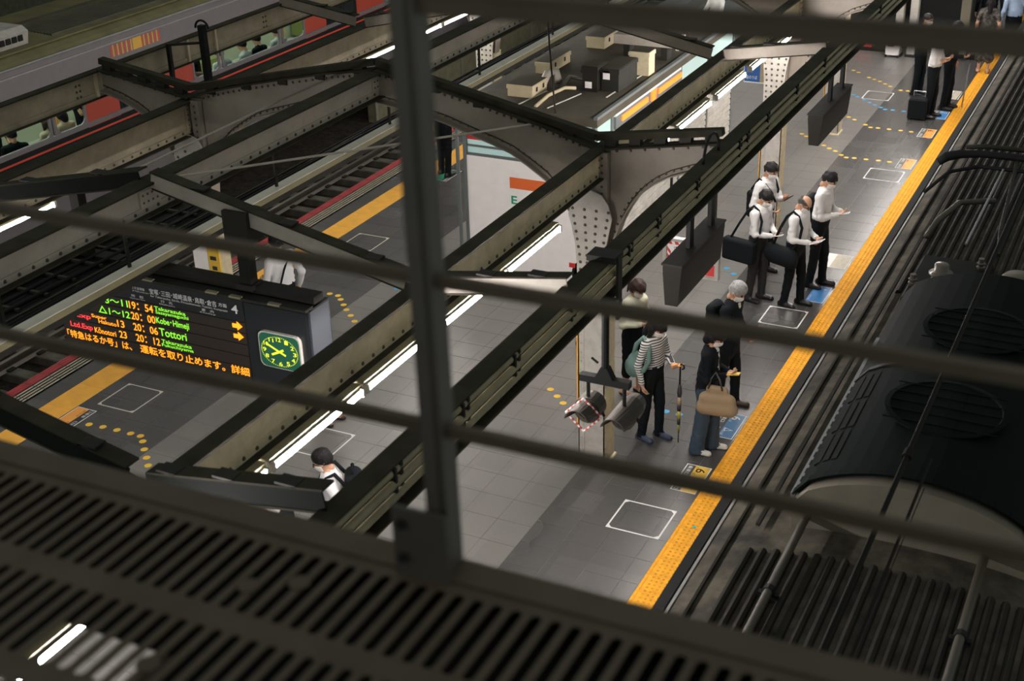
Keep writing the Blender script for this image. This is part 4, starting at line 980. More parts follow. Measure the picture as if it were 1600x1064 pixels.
# platform number sign in the distance
M['sign_blue'] = mat('sign_blue', (0.02, 0.09, 0.28), 0.4, emit=(0.02, 0.12, 0.42), estr=0.15)
ns = thing('platform_number_sign', 'blue platform sign numbered 7 with a white panel', 'sign', (-6.0, 20.4, 2.1))
MB().box(-6.12, -5.55, 20.42, 20.52, 2.17, 2.72).build('sign_box', 'white', ns); MB().box(-6.11, -5.86, 20.41, 20.42, 2.19, 2.71).build('blue_field', 'sign_blue', ns); MB().box(-5.86, -5.78, 20.41, 20.42, 2.19, 2.71).build('beige_field', 'cream_box', ns)
text('7', 'white', ns, (-6.0, 20.405, 2.42), EX, EZ, .09, .20); text('番のりば', 'white', ns, (-6.08, 20.405, 2.23), EX, EZ, .18, .06)
for x in (-6.05, -5.62): MB().box(x - .012, x + .012, 20.45, 20.49, 2.72, 3.7).build('hanger', 'dark_steel', ns)
# ================================================================== floor markings
def dot(x, y, m, lab, grp):
    o = link('floor_dot', DOT[m], None, (x, y, 0)); tag(o, lab, 'floor sticker', grp)
DOT = {k: MB().lathe([(.045, .0005), (.044, .0022)], (0, 0, 0), 14).mesh('floor_dot', k) for k in ('dot_y', 'dot_b')}
Q = {'yellow queue dot from the orange sticker marked 6 by the left edge': ('dot_y', [(-11.16, 10.56), (-10.96, 10.58), (-10.75, 10.59), (-10.54, 10.59), (-10.39, 10.59), (-10.28, 10.5), (-10.14, 10.36), (-9.99, 10.22), (-9.86, 10.09), (-9.71, 9.95)]),
     'yellow queue dot from the left strip, beyond the departure board': ('dot_y', [(-10.98, 14.96), (-10.77, 14.97), (-10.56, 14.99), (-10.41, 14.98), (-10.3, 14.88), (-10.16, 14.74), (-10.03, 14.61), (-9.87, 14.47), (-9.72, 14.33)]),
     'yellow queue dot from the kiosk side, beside the signal-lamp column': ('dot_y', [(-6.37, 13.59), (-6.22, 13.46), (-6.08, 13.33), (-5.93, 13.2)]),
     'yellow queue dot from the nearer orange sticker behind the men': ('dot_y', [(-6.24, 24.81), (-6.12, 24.69), (-5.96, 24.54), (-5.83, 24.43), (-5.68, 24.28), (-5.54, 24.14), (-5.4, 24.03), (-5.25, 23.85), (-5.13, 23.74), (-4.99, 23.76), (-4.78, 23.77), (-4.56, 23.78), (-4.36, 23.78)]),
     'yellow queue dot from the second orange sticker beyond the men': ('dot_y', [(-5.83, 26.35), (-5.68, 26.18), (-5.53, 26.05), (-5.26, 25.8), (-5.13, 25.67), (-4.99, 25.68), (-4.78, 25.68), (-4.56, 25.68), (-4.36, 25.67)]),
     'yellow queue dot from the suitcase in the farthest row': ('dot_y', [(-6.4, 29.61), (-6.26, 29.49), (-5.96, 29.16), (-5.82, 29.05), (-5.68, 28.94), (-5.53, 28.78), (-5.39, 28.63), (-5.13, 28.41), (-4.99, 28.42)]),
     'blue queue dot from the suitcase, between the far yellow rows': ('dot_b', [(-6.11, 27.89), (-5.96, 27.75), (-5.85, 27.64), (-5.67, 27.46), (-5.53, 27.31), (-5.39, 27.18), (-5.24, 27.04), (-5.13, 26.94), (-4.98, 26.95), (-4.76, 26.94)]),
     'blue queue dot from the signal-lamp column, beside the umbrella': ('dot_b', [(-4.85, 13.63), (-4.68, 13.62)]),
     'blue queue dot from the red and white notice': ('dot_b', [(-5.54, 18.08), (-5.38, 17.92)]),
     'single blue dot on the pale tiles beyond the board': ('dot_b', [(-9.74, 15.53)]),
     'single yellow dot on the pale tiles beside the frame shoe': ('dot_y', [(-6.37, 9.95)])}
for lab, (m, pts) in Q.items():
    for i, (x, y) in enumerate(pts): dot(x, y, m, (ORD[len(pts) - 1 - i if any(w in lab for w in ('behind the men', 'beyond the men', 'suitcase')) else i] + ' ' + lab) if len(pts) > 1 else lab, 'dots: ' + lab if len(pts) > 1 else None)

def corner_frame(x0, x1, y0, y1, label, m='white_line'):
    t = thing('floor_marking', label, 'floor marking', (x0, y0, 0)); w = .018; z0, z1 = .0006, .0018
    mb = MB(); mb.box(x0, x1, y0, y0 + w, z0, z1).box(x0, x1, y1 - w, y1, z0, z1).box(x0, x0 + w, y0 + w, y1 - w, z0, z1).box(x1 - w, x1, y0 + w, y1 - w, z0, z1); mb.build('outline', m, t)
    c = .075
    for cx, sx in ((x0, 1), (x1, -1)):
        for cy, sy in ((y0, 1), (y1, -1)): MB().prism([(cx, cy), (cx + sx * c, cy), (cx, cy + sy * c)], 'z', z1, z1 + .0008).build('corner_mark', m, t)
    a, b = .11, .004
    mb = MB(); mb.box(x0 + a, x1 - a, y0 + .07, y0 + .07 + b, z0, z1).box(x0 + a, x1 - a, y1 - .07 - b, y1 - .07, z0, z1).box(x0 + .09, x0 + .09 + b, y0 + a, y1 - a, z0, z1).box(x1 - .07 - b, x1 - .07, y0 + a, y1 - a, z0, z1); mb.build('cover_seam', 'stk_dark', t)
corner_frame(-4.575, -3.985, 11.06, 11.63, 'white-cornered floor hatch outline nearest, left of the yellow paving')
corner_frame(-4.57, -4.02, 16.46, 17.05, 'white-cornered floor hatch outline in front of the bald man')
corner_frame(-4.60, -3.99, 22.75, 23.34, 'white-cornered floor hatch outline beyond the four men')
corner_frame(-8.62, -8.02, 11.03, 11.64, 'white-cornered floor hatch outline behind the boy')
corner_frame(-11.42, -10.86, 11.0, 11.60, 'faint cream hatch outline by the left yellow strip below the board', 'cream_line')
corner_frame(-11.42, -10.86, 16.6, 17.2, 'faint cream hatch outline by the left yellow strip beyond the kiosk corner', 'cream_line')
corner_frame(-5.75, -5.2, 27.55, 28.15, 'white hatch outline farthest up the platform')

def sticker(x0, x1, y0, y1, label, field, big=None, side='r', small=True, ink='black', band=True):
    """floor sticker lying along the edge; its dark band away from the track"""
    t = thing('floor_sticker', label, 'floor sticker', ((x0 + x1) / 2, y0, 0)); z = .0008
    MB().box(x0, x1, y0, y1, z, z + .0008).build('border', 'white_line', t)
    w = x1 - x0; s = 1 if side == 'r' else -1
    xa, xb = (x0 + .38 * w, x1 - .012) if side == 'r' else (x0 + .012, x1 - .38 * w)
    MB().box(xa, xb, y0 + .012, y1 - .012, z + .0008, z + .0014).build('colour_field', field, t)
    ca, cb = (x0 + .012, xa) if side == 'r' else (xb, x1 - .012)
    if band: MB().box(ca, cb, y0 + .012, y1 - .012, z + .0008, z + .0014).build('dark_band', 'stk_dark', t)
    ex, ey = ((0, -1, 0), (1, 0, 0)) if side == 'r' else ((0, 1, 0), (-1, 0, 0))
    zt = z + .0018; H = y1 - y0
    if big:
        n = len(big)
        for i, ch in enumerate(big):
            oy = (y1 - .06 - i * H / n) if side == 'r' else (y0 + .05 + i * H / n)
            text(ch, ink, t, ((xb - .145) if side == 'r' else (xa + .145), oy, zt), ex, ey, .085, .11, name='numeral', bold=.01)
    for k in range(2):
        oy = (y1 - .03 - k * .55 * H) if side == 'r' else (y0 + .03 + k * .55 * H)
        text('乗車口', 'white_line', t, ((ca + .02) if side == 'r' else (cb - .02), oy, zt), ex, ey, H * .36, .05, name='small_print')
        text('のりば', ink, t, ((xa + .01) if side == 'r' else (xb - .01), oy, zt), ex, ey, H * .3, .035, name='small_print')
sticker(-4.21, -3.92, 13.30, 13.90, 'blue floor sticker marked 6 and a triangle, by the white shoes', 'stk_blue', '6△', ink='white_line')
sticker(-4.21, -3.92, 12.02, 12.60, 'yellow floor sticker marked 6, crossed by a frame bar, by the yellow paving', 'stk_yellow', '6')
sticker(-11.60, -11.30, 10.33, 10.86, 'orange floor sticker marked 6 beside the left yellow strip', 'stk_orange', '6', side='l')
sticker(-4.30, -3.92, 18.70, 19.24, 'faded beige and green floor sticker behind the foremost man', 'stk_pale', None, band=False, ink='stk_yellow')
sticker(-4.32, -3.92, 17.40, 17.97, 'bright blue and green floor sticker at the feet of the men', 'stk_blue2', '△', ink='white_line')
sticker(-4.21, -3.93, 23.50, 24.06, 'orange floor sticker nearest beyond the men', 'stk_orange', '△')
sticker(-4.21, -3.93, 25.41, 25.96, 'orange floor sticker second beyond the men', 'stk_orange', '6')
sticker(-4.21, -3.91, 26.67, 27.22, 'blue floor sticker beside the black suitcase', 'stk_blue2', '7', ink='white_line')
sticker(-4.21, -3.92, 28.12, 28.76, 'beige floor sticker beyond the standing man in black', 'stk_pale', None, band=False)
sticker(-11.60, -11.30, 19.9, 20.5, 'green and yellow floor sticker under the dark-suited person by the left strip', 'stk_green', None, side='l')
o = MB().lathe([(.02, .0005), (.02, .008)], (-3.72, 11.42, .002), 8).build('blue_chip', mat('chip_cyan', (.04, .5, .5), .5)); tag(o, 'tiny cyan chip on the yellow tactile paving', 'chip')

# ================================================================== far end of the platform
fe = thing('stair_enclosure', 'dark stair enclosure at the far end with a small red lit sign', 'enclosure', (-6.3, 31.6, 0))
MB().box(-8.4, -5.9, 31.4, 36, 0, 2.6).build('enclosure_wall', 'dark_steel', fe)
MB().box(-5.9, -4.55, 31.9, 36, 0, 2.7).build('opening', 'black', fe)
MB().box(-8.45, -4.5, 31.3, 36, 2.6, 2.75).build('enclosure_roof', 'steel_pale', fe)
M['red_sign'] = mat('red_sign', (0.5, 0.03, 0.04), 0.5, emit=(0.9, 0.05, 0.07), estr=0.45)
MB().box(-6.72, -6.42, 31.36, 31.4, .10, .22).build('red_sign', 'red_sign', fe); text('非常口', 'white_line', fe, (-6.69, 31.355, .13), EX, EZ, .22, .05)
MB().box(-6.40, -6.36, 31.36, 31.4, .13, .18).build('green_lamp', 'stk_green', fe)
for x, w, y, h, m, lab in ((-5.80, .16, 31.2, 2.6, 'steel_pale', 'pale post left of the far stairs, nearest the red sign'), (-5.50, .17, 31.25, 2.6, 'steel_pale', 'pale post beside the masked man at the far stairs'), (-4.42, .20, 31.4, 2.5, 'unit_front', 'beige slanted-top barrier post at the right of the far stairs')):
    t = thing('gate_post', lab, 'post', (x, y, 0)); MB().bev(x - w / 2, x + w / 2, y - .1, y + .1, 0, h, .03).build('shaft', m, t); MB().bev(x - w / 2 - .03, x + w / 2 + .03, y - .13, y + .13, 0, .06, .01).build('foot', 'dark_steel', t)
t = thing('notice_panel', 'small white notice panel standing by the far stairs', 'sign', (-5.85, 31.0, 0))
MB().box(-6.02, -5.72, 30.98, 31.02, .05, .55).build('panel', 'white', t); MB().box(-5.98, -5.84, 30.97, 30.98, .25, .5).build('screen', 'black', t); MB().box(-6.02, -5.99, 30.96, 31.04, 0, .06).box(-5.75, -5.72, 30.96, 31.04, 0, .06).build('feet', 'dark_steel', t)
# ================================================================== people
def surface(fields, lo, hi, vox):
    """surface nets over the grid lo..hi; fields(P) -> (distance, material)"""
    lo = np.array(lo, np.float32) - 2 * vox; hi = np.array(hi, np.float32) + 2 * vox
    n = np.ceil((hi - lo) / vox).astype(int) + 1
    D, MI = fields(lo, n, vox)
    S = D < 0
    c = [S[i:n[0] - 1 + i, j:n[1] - 1 + j, k:n[2] - 1 + k] for i in (0, 1) for j in (0, 1) for k in (0, 1)]
    cnt = sum(a.astype(np.int8) for a in c); act = (cnt > 0) & (cnt < 8)
    idx = np.argwhere(act)
    if not len(idx): return np.zeros((0, 3)), np.zeros((0, 4), int), np.zeros(0, int)
    acc = np.zeros((len(idx), 3)); num = np.zeros(len(idx))
    corners = [(i, j, k) for i in (0, 1) for j in (0, 1) for k in (0, 1)]
    for a in corners:
        for ax in range(3):
            if a[ax]: continue
            b = list(a); b[ax] = 1
            da = D[idx[:, 0] + a[0], idx[:, 1] + a[1], idx[:, 2] + a[2]]; db = D[idx[:, 0] + b[0], idx[:, 1] + b[1], idx[:, 2] + b[2]]
            m = (da < 0) != (db < 0); t = np.where(m, np.clip(da / np.where(m, da - db, 1), 0, 1), 0)
            p = np.tile(np.array(a, float), (len(idx), 1)); p[:, ax] = t
            acc += p * m[:, None]; num += m
    V = lo + (idx + acc / num[:, None]) * vox
    ID = -np.ones(n - 1, int); ID[act] = np.arange(len(idx))
    F = []
    for ax in range(3):
        u, v = (ax + 1) % 3, (ax + 2) % 3
        sl = [slice(1, -1)] * 3; sl[ax] = slice(0, n[ax] - 1)
        s2 = list(sl); s2[ax] = slice(1, n[ax])
        m = S[tuple(sl)] != S[tuple(s2)]; e = np.argwhere(m)
        e = e + np.array([0 if i == ax else 1 for i in range(3)])
        flip = S[e[:, 0], e[:, 1], e[:, 2]]
        q = []
        for du, dv in ((1, 1), (0, 1), (0, 0), (1, 0)):
            w = e.copy(); w[:, u] -= du; w[:, v] -= dv; q.append(ID[w[:, 0], w[:, 1], w[:, 2]])
        q = np.stack(q, 1); q[~flip] = q[~flip][:, ::-1]; F.append(q)
    F = np.concatenate(F); F = F[(F >= 0).all(1)]
    g = np.round(idx + acc / num[:, None]).astype(int)
    vm = MI[g[:, 0], g[:, 1], g[:, 2]]
    return V, F, vm[F[:, 0]]

def prim_field(prims, k=0.03, floor_clip=False, folds=False):
    """prims: (a, b, ra, rb, mat, scale) tapered capsules; scale squeezes x,y,z"""
    def f(lo, n, vox):
        D = np.full(n, 9.0, np.float32); R = np.full(n, 9.0, np.float32); MI = np.zeros(n, np.int16)
        for pr in prims:
            a, b, ra, rb, mi = pr[:5]; sc = np.array(pr[5] if len(pr) > 5 else (1, 1, 1), np.float32); kk = pr[6] if len(pr) > 6 else k
            a = np.array(a, np.float32); b = np.array(b, np.float32); rr = max(ra, rb) + .09
            i0 = np.clip(((np.minimum(a, b) - rr - lo) / vox).astype(int), 0, n); i1 = np.clip(((np.maximum(a, b) + rr - lo) / vox).astype(int) + 1, 0, n)
            if (i1 <= i0).any(): continue
            ax = [lo[d] + vox * np.arange(i0[d], i1[d]) for d in range(3)]
            P = np.stack(np.meshgrid(*ax, indexing='ij'), -1).astype(np.float32)
            A, B = a / sc, b / sc; Q = P / sc; ab = B - A; L2 = max(float(ab @ ab), 1e-9)
            h = np.clip(((Q - A) @ ab) / L2, 0, 1); d = np.linalg.norm(Q - A - h[..., None] * ab, axis=-1) - (ra + (rb - ra) * h)
            d = d * sc.min()
            s = tuple(slice(i0[q], i1[q]) for q in range(3)); o = D[s]
            hh = np.clip(.5 + .5 * (o - d) / kk, 0, 1); D[s] = o + (d - o) * hh - kk * hh * (1 - hh)
            m = d < R[s]; MI[s] = np.where(m, mi, MI[s]); R[s] = np.minimum(R[s], d)
        if folds:   # cloth creases
            X_, Y_, Z_ = np.meshgrid(*[lo[d] + vox * np.arange(n[d]) for d in range(3)], indexing='ij')
            c = np.sin(46 * Z_ + 3.0 * np.sin(21 * X_ + 1.3) + 2.6 * np.sin(17 * Y_ + 14 * Z_)) * np.sin(13 * X_ + 19 * Y_ + 7 * Z_ + .6)
            D = D + (.0045 * c * ((MI > 0) & (MI != 3) & (MI != 5))).astype(np.float32)
        if floor_clip:
            z = lo[2] + vox * np.arange(n[2]); D = np.maximum(D, (.004 - z)[None, None, :])
        return D, MI
    return f

def box_of(prims):
    P = np.array([p[0] for p in prims] + [p[1] for p in prims], float); r = max(max(p[2], p[3]) for p in prims)
    return P.min(0) - r, P.max(0) + r

def mesh_obj(name, parts, mats, parent, smooth=True):
    vs, fs, ms, o = [], [], [], 0
    for V, F, m in parts: vs.append(V); fs.append(F + o); ms.append(m); o += len(V)
    V = np.concatenate(vs); F = np.concatenate(fs); mi = np.concatenate(ms)
    me = bpy.data.meshes.new(name); me.vertices.add(len(V)); me.vertices.foreach_set('co', V.astype(np.float32).ravel())
    me.loops.add(len(F) * 4); me.loops.foreach_set('vertex_index', F.ravel().astype(np.int32))
    me.polygons.add(len(F)); me.polygons.foreach_set('loop_start', np.arange(0, len(F) * 4, 4, dtype=np.int32))
    me.polygons.foreach_set('material_index', mi.astype(np.int32))
    for m in mats: me.materials.append(M[m] if isinstance(m, str) else m)
    me.update(calc_edges=True); me.validate()
    me.polygons.foreach_set('use_smooth', [smooth] * len(me.polygons))
    ob = bpy.data.objects.new(name, me); COL.objects.link(ob); ob.parent = parent
    return ob

M['skin'] = mat('skin', (0.50, 0.27, 0.17), 0.55); M['eye'] = mat('eye_dark', (0.02, 0.015, 0.012), 0.3)
M['shirt_white'] = mat('shirt_white', (0.66, 0.655, 0.65), 0.8, var=0.05, bump=0.5, bscale=14); M['shirt_cream'] = mat('blouse_cream', (0.60, 0.60, 0.46), 0.8, var=0.06, bump=0.4, bscale=14)
M['trousers'] = mat('trousers_black', (0.007, 0.009, 0.011), 0.85, spec=.12, bump=0.4, bscale=12); M['jacket'] = mat('jacket_black', (0.008, 0.010, 0.013), 0.85, spec=.12, bump=0.4, bscale=12)
M['navy_wide'] = mat('trousers_navy', (0.030, 0.055, 0.085), 0.8, bump=0.4, bscale=12); M['shoe_black'] = mat('shoe_black', (0.010, 0.010, 0.011), 0.3)
M['shoe_white'] = mat('shoe_white', (0.62, 0.60, 0.55), 0.6); M['shoe_navy'] = mat('shoe_navy', (0.03, 0.045, 0.08), 0.7); M['shoe_brown'] = mat('shoe_brown', (0.05, 0.035, 0.022), 0.4)
M['hair_black'] = mat('hair_black', (0.008, 0.007, 0.008), 0.55, spec=.25, bump=0.8, bscale=90); M['hair_brown'] = mat('hair_brown', (0.030, 0.013, 0.010), 0.5, spec=.3, bump=0.8, bscale=90); M['hair_grey'] = mat('hair_grey', (0.30, 0.30, 0.29), 0.5, var=0.3, vscale=40, bump=0.8, bscale=90)
M['hair_thin'] = mat('hair_thin', (0.055, 0.050, 0.047), 0.5, bump=0.8, bscale=90); M['mask'] = mat('mask_white', (0.72, 0.70, 0.68), 0.8); M['shirt_blue'] = mat('shirt_lightblue', (0.30, 0.40, 0.55), 0.8); M['tee_white'] = mat('tee_white', (0.72, 0.71, 0.72), 0.85, bump=0.4, bscale=14)
M['grey_trousers'] = mat('trousers_grey', (0.030, 0.030, 0.031), 0.85, spec=.15); M['brown_top'] = mat('top_brown', (0.20, 0.11, 0.07), 0.8); M['cream_knit'] = mat('knit_cream', (0.48, 0.42, 0.28), 0.85)
M['shirt_pale'] = mat('shirt_pale_grey', (0.42, 0.46, 0.44), 0.8); M['floral'] = mat('dress_patterned', (0.015, 0.014, 0.015), 0.8, dirt=(0.20, 0.18, 0.15), dscale=14, damt=0.8)
def striped():
    m = mat('shirt_striped', (0.66, 0.65, 0.63), 0.8); nt = m.node_tree; N = nt.nodes; L = nt.links; b = N['Principled BSDF']
    tc = N.new('ShaderNodeTexCoord'); w = N.new('ShaderNodeTexWave'); w.bands_direction = 'Z'; w.inputs['Scale'].default_value = 10.5; w.inputs['Distortion'].default_value = 1.2; w.inputs['Detail'].default_value = 1; w.inputs['Detail Scale'].default_value = .5
    L.new(tc.outputs['Object'], w.inputs['Vector']); r = N.new('ShaderNodeValToRGB'); r.color_ramp.interpolation = 'CONSTANT'
    r.color_ramp.elements[0].color = (0.035, 0.035, 0.04, 1); r.color_ramp.elements[1].position = .36; r.color_ramp.elements[1].color = (0.66, 0.65, 0.63, 1)
    L.new(w.outputs['Fac'], r.inputs[0]); L.new(r.outputs[0], b.inputs['Base Color']); return m
M['shirt_striped'] = striped()

def rotm(pitch=0, yaw=0, roll=0):
    return np.array((Matrix.Rotation(yaw, 3, 'Z') @ Matrix.Rotation(pitch, 3, 'Y') @ Matrix.Rotation(roll, 3, 'X')))
def ik(S, W, l1, l2, pole):
    S, W = np.array(S, float), np.array(W, float); d = W - S; L_ = np.linalg.norm(d); L2 = min(L_, (l1 + l2) * .995); u = d / L_; W = S + u * L2
    a = (l1 * l1 - l2 * l2 + L2 * L2) / (2 * L2); h = math.sqrt(max(l1 * l1 - a * a, 0)); p = np.array(pole, float); p = p - u * (p @ u); p /= np.linalg.norm(p)
    return S + u * a + p * h, W
def hand_prims(W, d, nrm, side, curl, s, mi=0):
    """palm, four unequal fingers bent at the knuckles, and a thumb from the side of the palm"""
    d = np.array(d, float); d /= np.linalg.norm(d); nrm = np.array(nrm, float); nrm = nrm - d * (nrm @ d); nrm /= np.linalg.norm(nrm); sd = np.cross(nrm, d) * side
    W = np.array(W, float); out = [(W - d * .03, W + d * .02, .024 * s, .023 * s, mi)]
    for o in (-.026, -.009, .009, .026):
        out.append((W + d * .012 + sd * o * s * .75, W + (d * .085 + sd * o) * s, .0135 * s, .0125 * s, mi, (1, 1, 1), .012))
    for o, ln in ((-.029, .060), (-.0095, .072), (.0105, .078), (.030, .068)):
        b = W + (d * .088 + sd * o) * s; c1, c2 = curl * .7, curl * 1.5
        m = b + (d * math.cos(c1) + nrm * math.sin(c1)) * ln * .55 * s; e = m + (d * math.cos(c2) + nrm * math.sin(c2)) * ln * .45 * s
        out += [(b, m, .0092 * s, .0085 * s, mi, (1, 1, 1), .005), (m, e, .0085 * s, .0072 * s, mi, (1, 1, 1), .005)]
    tb = W + (d * .028 + sd * .030) * s; tm = tb + (d * .030 + sd * .024 + nrm * .012) * s; te = tm + (d * .028 + sd * .002 + nrm * .018) * s
    out += [(tb - sd * .01, tm, .0125 * s, .0105 * s, mi, (1, 1, 1), .008), (tm, te, .0100 * s, .0085 * s, mi, (1, 1, 1), .005)]
    return out

def person(label, x, y, yaw, H=1.68, top='shirt_white', bottom='trousers', shoe='shoe_black', sleeve='long', hair='short', hcol='hair_black', pitch=25, turn=0, mask=True,
           rh=('down',), lh=('down',), build=1.0, wide=0, jacket=None, seated=False, vox=.015, lean=4, spread=.10, stride=.03, glasses=False, z0=0.0, female=False, crop=False, cap=None, group=None):
    s = H / 1.70; root = thing('person', label, 'person', (x, y, z0), group); root.rotation_euler = (0, 0, math.radians(yaw))
    mats = ['skin', top, bottom, shoe, jacket or top, 'eye']; dz = -.40 * s if seated else 0
    ln = math.radians(lean); 
    def T(px, py, pz):   # torso point, leaned about the hips
        zz = pz - .93; return np.array([px + zz * math.sin(ln), py, .93 + zz * math.cos(ln)]) * s + np.array([0, 0, dz])
    hw, sw = (.085, .165 if female else .185)
    B = build; pr = []; dep = (.64, 1, 1)
    jm = 4
    # pelvis, waist, chest, shoulders
    pr += [(T(-.055, 0, 1.425), T(-.02, .050, 1.425), .020 * s, .018 * s, 1, (1, 1, 1), .012), (T(-.055, 0, 1.425), T(-.02, -.050, 1.425), .020 * s, .018 * s, 1, (1, 1, 1), .012), (T(-.02, .050, 1.425), T(.045, .022, 1.395), .018 * s, .016 * s, 1, (1, 1, 1), .012), (T(-.02, -.050, 1.425), T(.045, -.022, 1.395), .018 * s, .016 * s, 1, (1, 1, 1), .012)]
    pr += [(T(-.01, 0, .90), T(0, 0, .99), .150 * B * s, .152 * B * s, 2, (.72, 1, 1), .05)]
    pr += [(T(0, 0, 1.015), T(.0, 0, 1.12), (.148 if not female else .135) * B * s, (.148 if not female else .132) * B * s, jm, (.72, 1, 1), .05), (T(.0, 0, 1.12), T(.0, 0, 1.30), .150 * B * s, .165 * B * s, jm, dep, .06)]
    pr += [(T(-.01, -sw + .03, 1.375), T(-.01, sw - .03, 1.375), .058 * s, .058 * s, jm, (1, 1, 1), .06), (T(-.01, 0, 1.36), T(-.005, 0, 1.44), .085 * s, .056 * s, jm, (1, 1, 1), .04)]
    if jacket:
        pr += [(T(-.005, 0, .84), T(0, 0, 1.12), .165 * B * s, .158 * B * s, 4, (.74, 1, 1), .05)]
        pr += [(T(.085, 0, 1.08), T(.062, 0, 1.40), .030 * s, .036 * s, 1, (1, 1.0, 1), .008)]
    nb = T(-.005, 0, 1.43); hc = T(.02 + .035 * math.sin(math.radians(pitch)), 0, 1.575)
    pr += [(nb, hc + np.array([-.02, 0, -.06]) * s, .054 * s, .050 * s, 0, (1, 1, 1), .015)]
    # legs
    feet = []
    for sd in (1, -1):
        fwd = stride * sd
        if seated:
            hip = np.array([0, sd * hw, .90]) * s + np.array([0, 0, dz]); kn = np.array([.42 * s, sd * .11 * s, .50 * s]); an = np.array([.40 * s, sd * .11 * s, .09 * s])
        else:
            hip = np.array([0, sd * hw, .89]) * s; kn = np.array([.02 + fwd * .6, sd * (hw + spread) / 2, .48]) * s; an = np.array([-.01 + fwd, sd * spread, .09]) * s
        wd = wide
        pr += [(hip, kn, .092 * B * s, (.068 + wd * .6) * s, 2, (1, 1, 1), .03)]
        if crop:
            mid = kn + (an - kn) * .35; pr += [(kn, mid, (.068 + wd * .6) * s, (.07 + wd) * s, 2, (1, 1, 1), .02), (mid, an, .05 * s, .034 * s, 0, (1, 1, 1), .01)]
        else:
            pr += [(kn, an - np.array([0, 0, .045 * s]), (.066 + wd * .6) * s, (.056 + wd) * s, 2, (1, 1, 1), .02)]
        f0 = np.array([an[0] - .045 * s, an[1], .040 * s]); f1 = np.array([an[0] + .155 * s, an[1] + sd * .015, .028 * s])
        pr += [(f0, f1, .042 * s, .036 * s, 3 if not crop else 0, (1, 1, 1), .02), (f0 + np.array([0, 0, -.018]), f1 + np.array([.005, 0, -.008]), .043 * s, .040 * s, 3, (1, 1, 1), .02)]
    # arms
    hands = []; l1, l2 = .285 * s, .250 * s; wrists = {}
    for sd, spec in ((1, lh), (-1, rh)):
        S = T(-.012, sd * sw, 1.375)
        if spec[0] == 'down': W = T(.03, sd * (sw + .085), .89); pole = (-1, sd * .25, 0); dr = None; nr = (0, -sd, 0); cu = .5
        elif spec[0] == 'at': W = T(*spec[1]); pole = spec[2] if len(spec) > 2 else (-.35, sd * .55, -1); nr = spec[3] if len(spec) > 3 else (0, -sd * .35, 1); cu = spec[4] if len(spec) > 4 else .9; dr = spec[5] if len(spec) > 5 else None
        E, W = ik(S, W, l1, l2, pole); a0 = .056 if not female else .048
        am = jm; pr += [(S, E, a0 * s, .046 * s, am, (1, 1, 1), .035)]
        fm = E + (W - E) * .12
        if sleeve == 'long': pr += [(E, E + (W - E) * .93, .046 * s, .037 * s, am, (1, 1, 1), .02), (E + (W - E) * .86, W, .026 * s, .024 * s, 0, (1, 1, 1), .008)]
        elif sleeve == 'rolled': pr += [(E, E + (W - E) * .35, .048 * s, .044 * s, am, (1, 1, 1), .02), (E + (W - E) * .3, W, .036 * s, .025 * s, 0, (1, 1, 1), .01)]
        else:
            pr[-1] = (S, S + (E - S) * .62, .062 * s, .056 * s, am, (1, 1, 1), .03); pr += [(S + (E - S) * .5, E, .042 * s, .038 * s, 0, (1, 1, 1), .015), (E, W, .038 * s, .025 * s, 0, (1, 1, 1), .015)]
        dv = (W - E) / np.linalg.norm(W - E)
        if dr is not None: dv = np.array(dr, float) * .75 + dv * .4
        hands.append(hand_prims(W, dv, nr, sd, cu, s)); wrists[sd] = (W, dv, nr)
    lo, hi = box_of(pr); parts = [surface(prim_field(pr, .03, not seated, True), lo, hi, vox)]
    hv = max(.0065, vox * .45)
    for h in hands: lo, hi = box_of(h); parts.append(surface(prim_field(h, .006), lo, hi, hv))
    # head
    R = rotm(math.radians(pitch), math.radians(turn)); hs = s * (1.0 if H > 1.5 else 1.04)
    def HP(v): return hc + R @ (np.array(v, float) * hs)
    def head_field(extra):
        def f(lo, n, vx):
            ax = [lo[d] + vx * np.arange(n[d]) for d in range(3)]; P = np.stack(np.meshgrid(*ax, indexing='ij'), -1); Q = ((P - hc) @ R) / hs
            return extra(Q)
        return f
    def ell(Q, c, r): 
        q = (Q - np.array(c)) / np.array(r); return (np.linalg.norm(q, axis=-1) - 1) * min(r)
    def smin(a, b, k): h = np.clip(.5 + .5 * (b - a) / k, 0, 1); return b + (a - b) * h - k * h * (1 - h)
    def face(Q):
        d = smin(ell(Q, (-.005, 0, .022), (.096, .077, .100)), ell(Q, (.022, 0, -.055), (.068, .058, .062)), .03)
        d = smin(d, ell(Q, (.095, 0, -.022), (.018, .013, .026)), .012)
        for e in (1, -1): d = smin(d, ell(Q, (-.012, e * .078, -.008), (.022, .011, .032)), .006)
        d = smin(d, ell(Q, (.082, 0, -.066), (.014, .024, .008)), .008)
        d = smin(d, ell(Q, (-.03, 0, -.105), (.048, .048, .05)), .02)
        mi = np.zeros(d.shape, int); ee = np.minimum(ell(Q, (.086, .031, .006), (.012, .015, .007)), ell(Q, (.086, -.031, .006), (.012, .015, .007)))
        eb = np.minimum(ell(Q, (.088, .033, .026), (.012, .020, .005)), ell(Q, (.088, -.033, .026), (.012, .020, .005)))
        ee = np.minimum(ee, eb); d = np.minimum(d, ee - .001); mi[ee < .003] = 5
        return d, mi
    hb = .17 * hs; parts.append(surface(head_field(face), hc - hb, hc + hb, max(.0085, vox * .55)))
    body = mesh_obj('body', parts, mats, root)
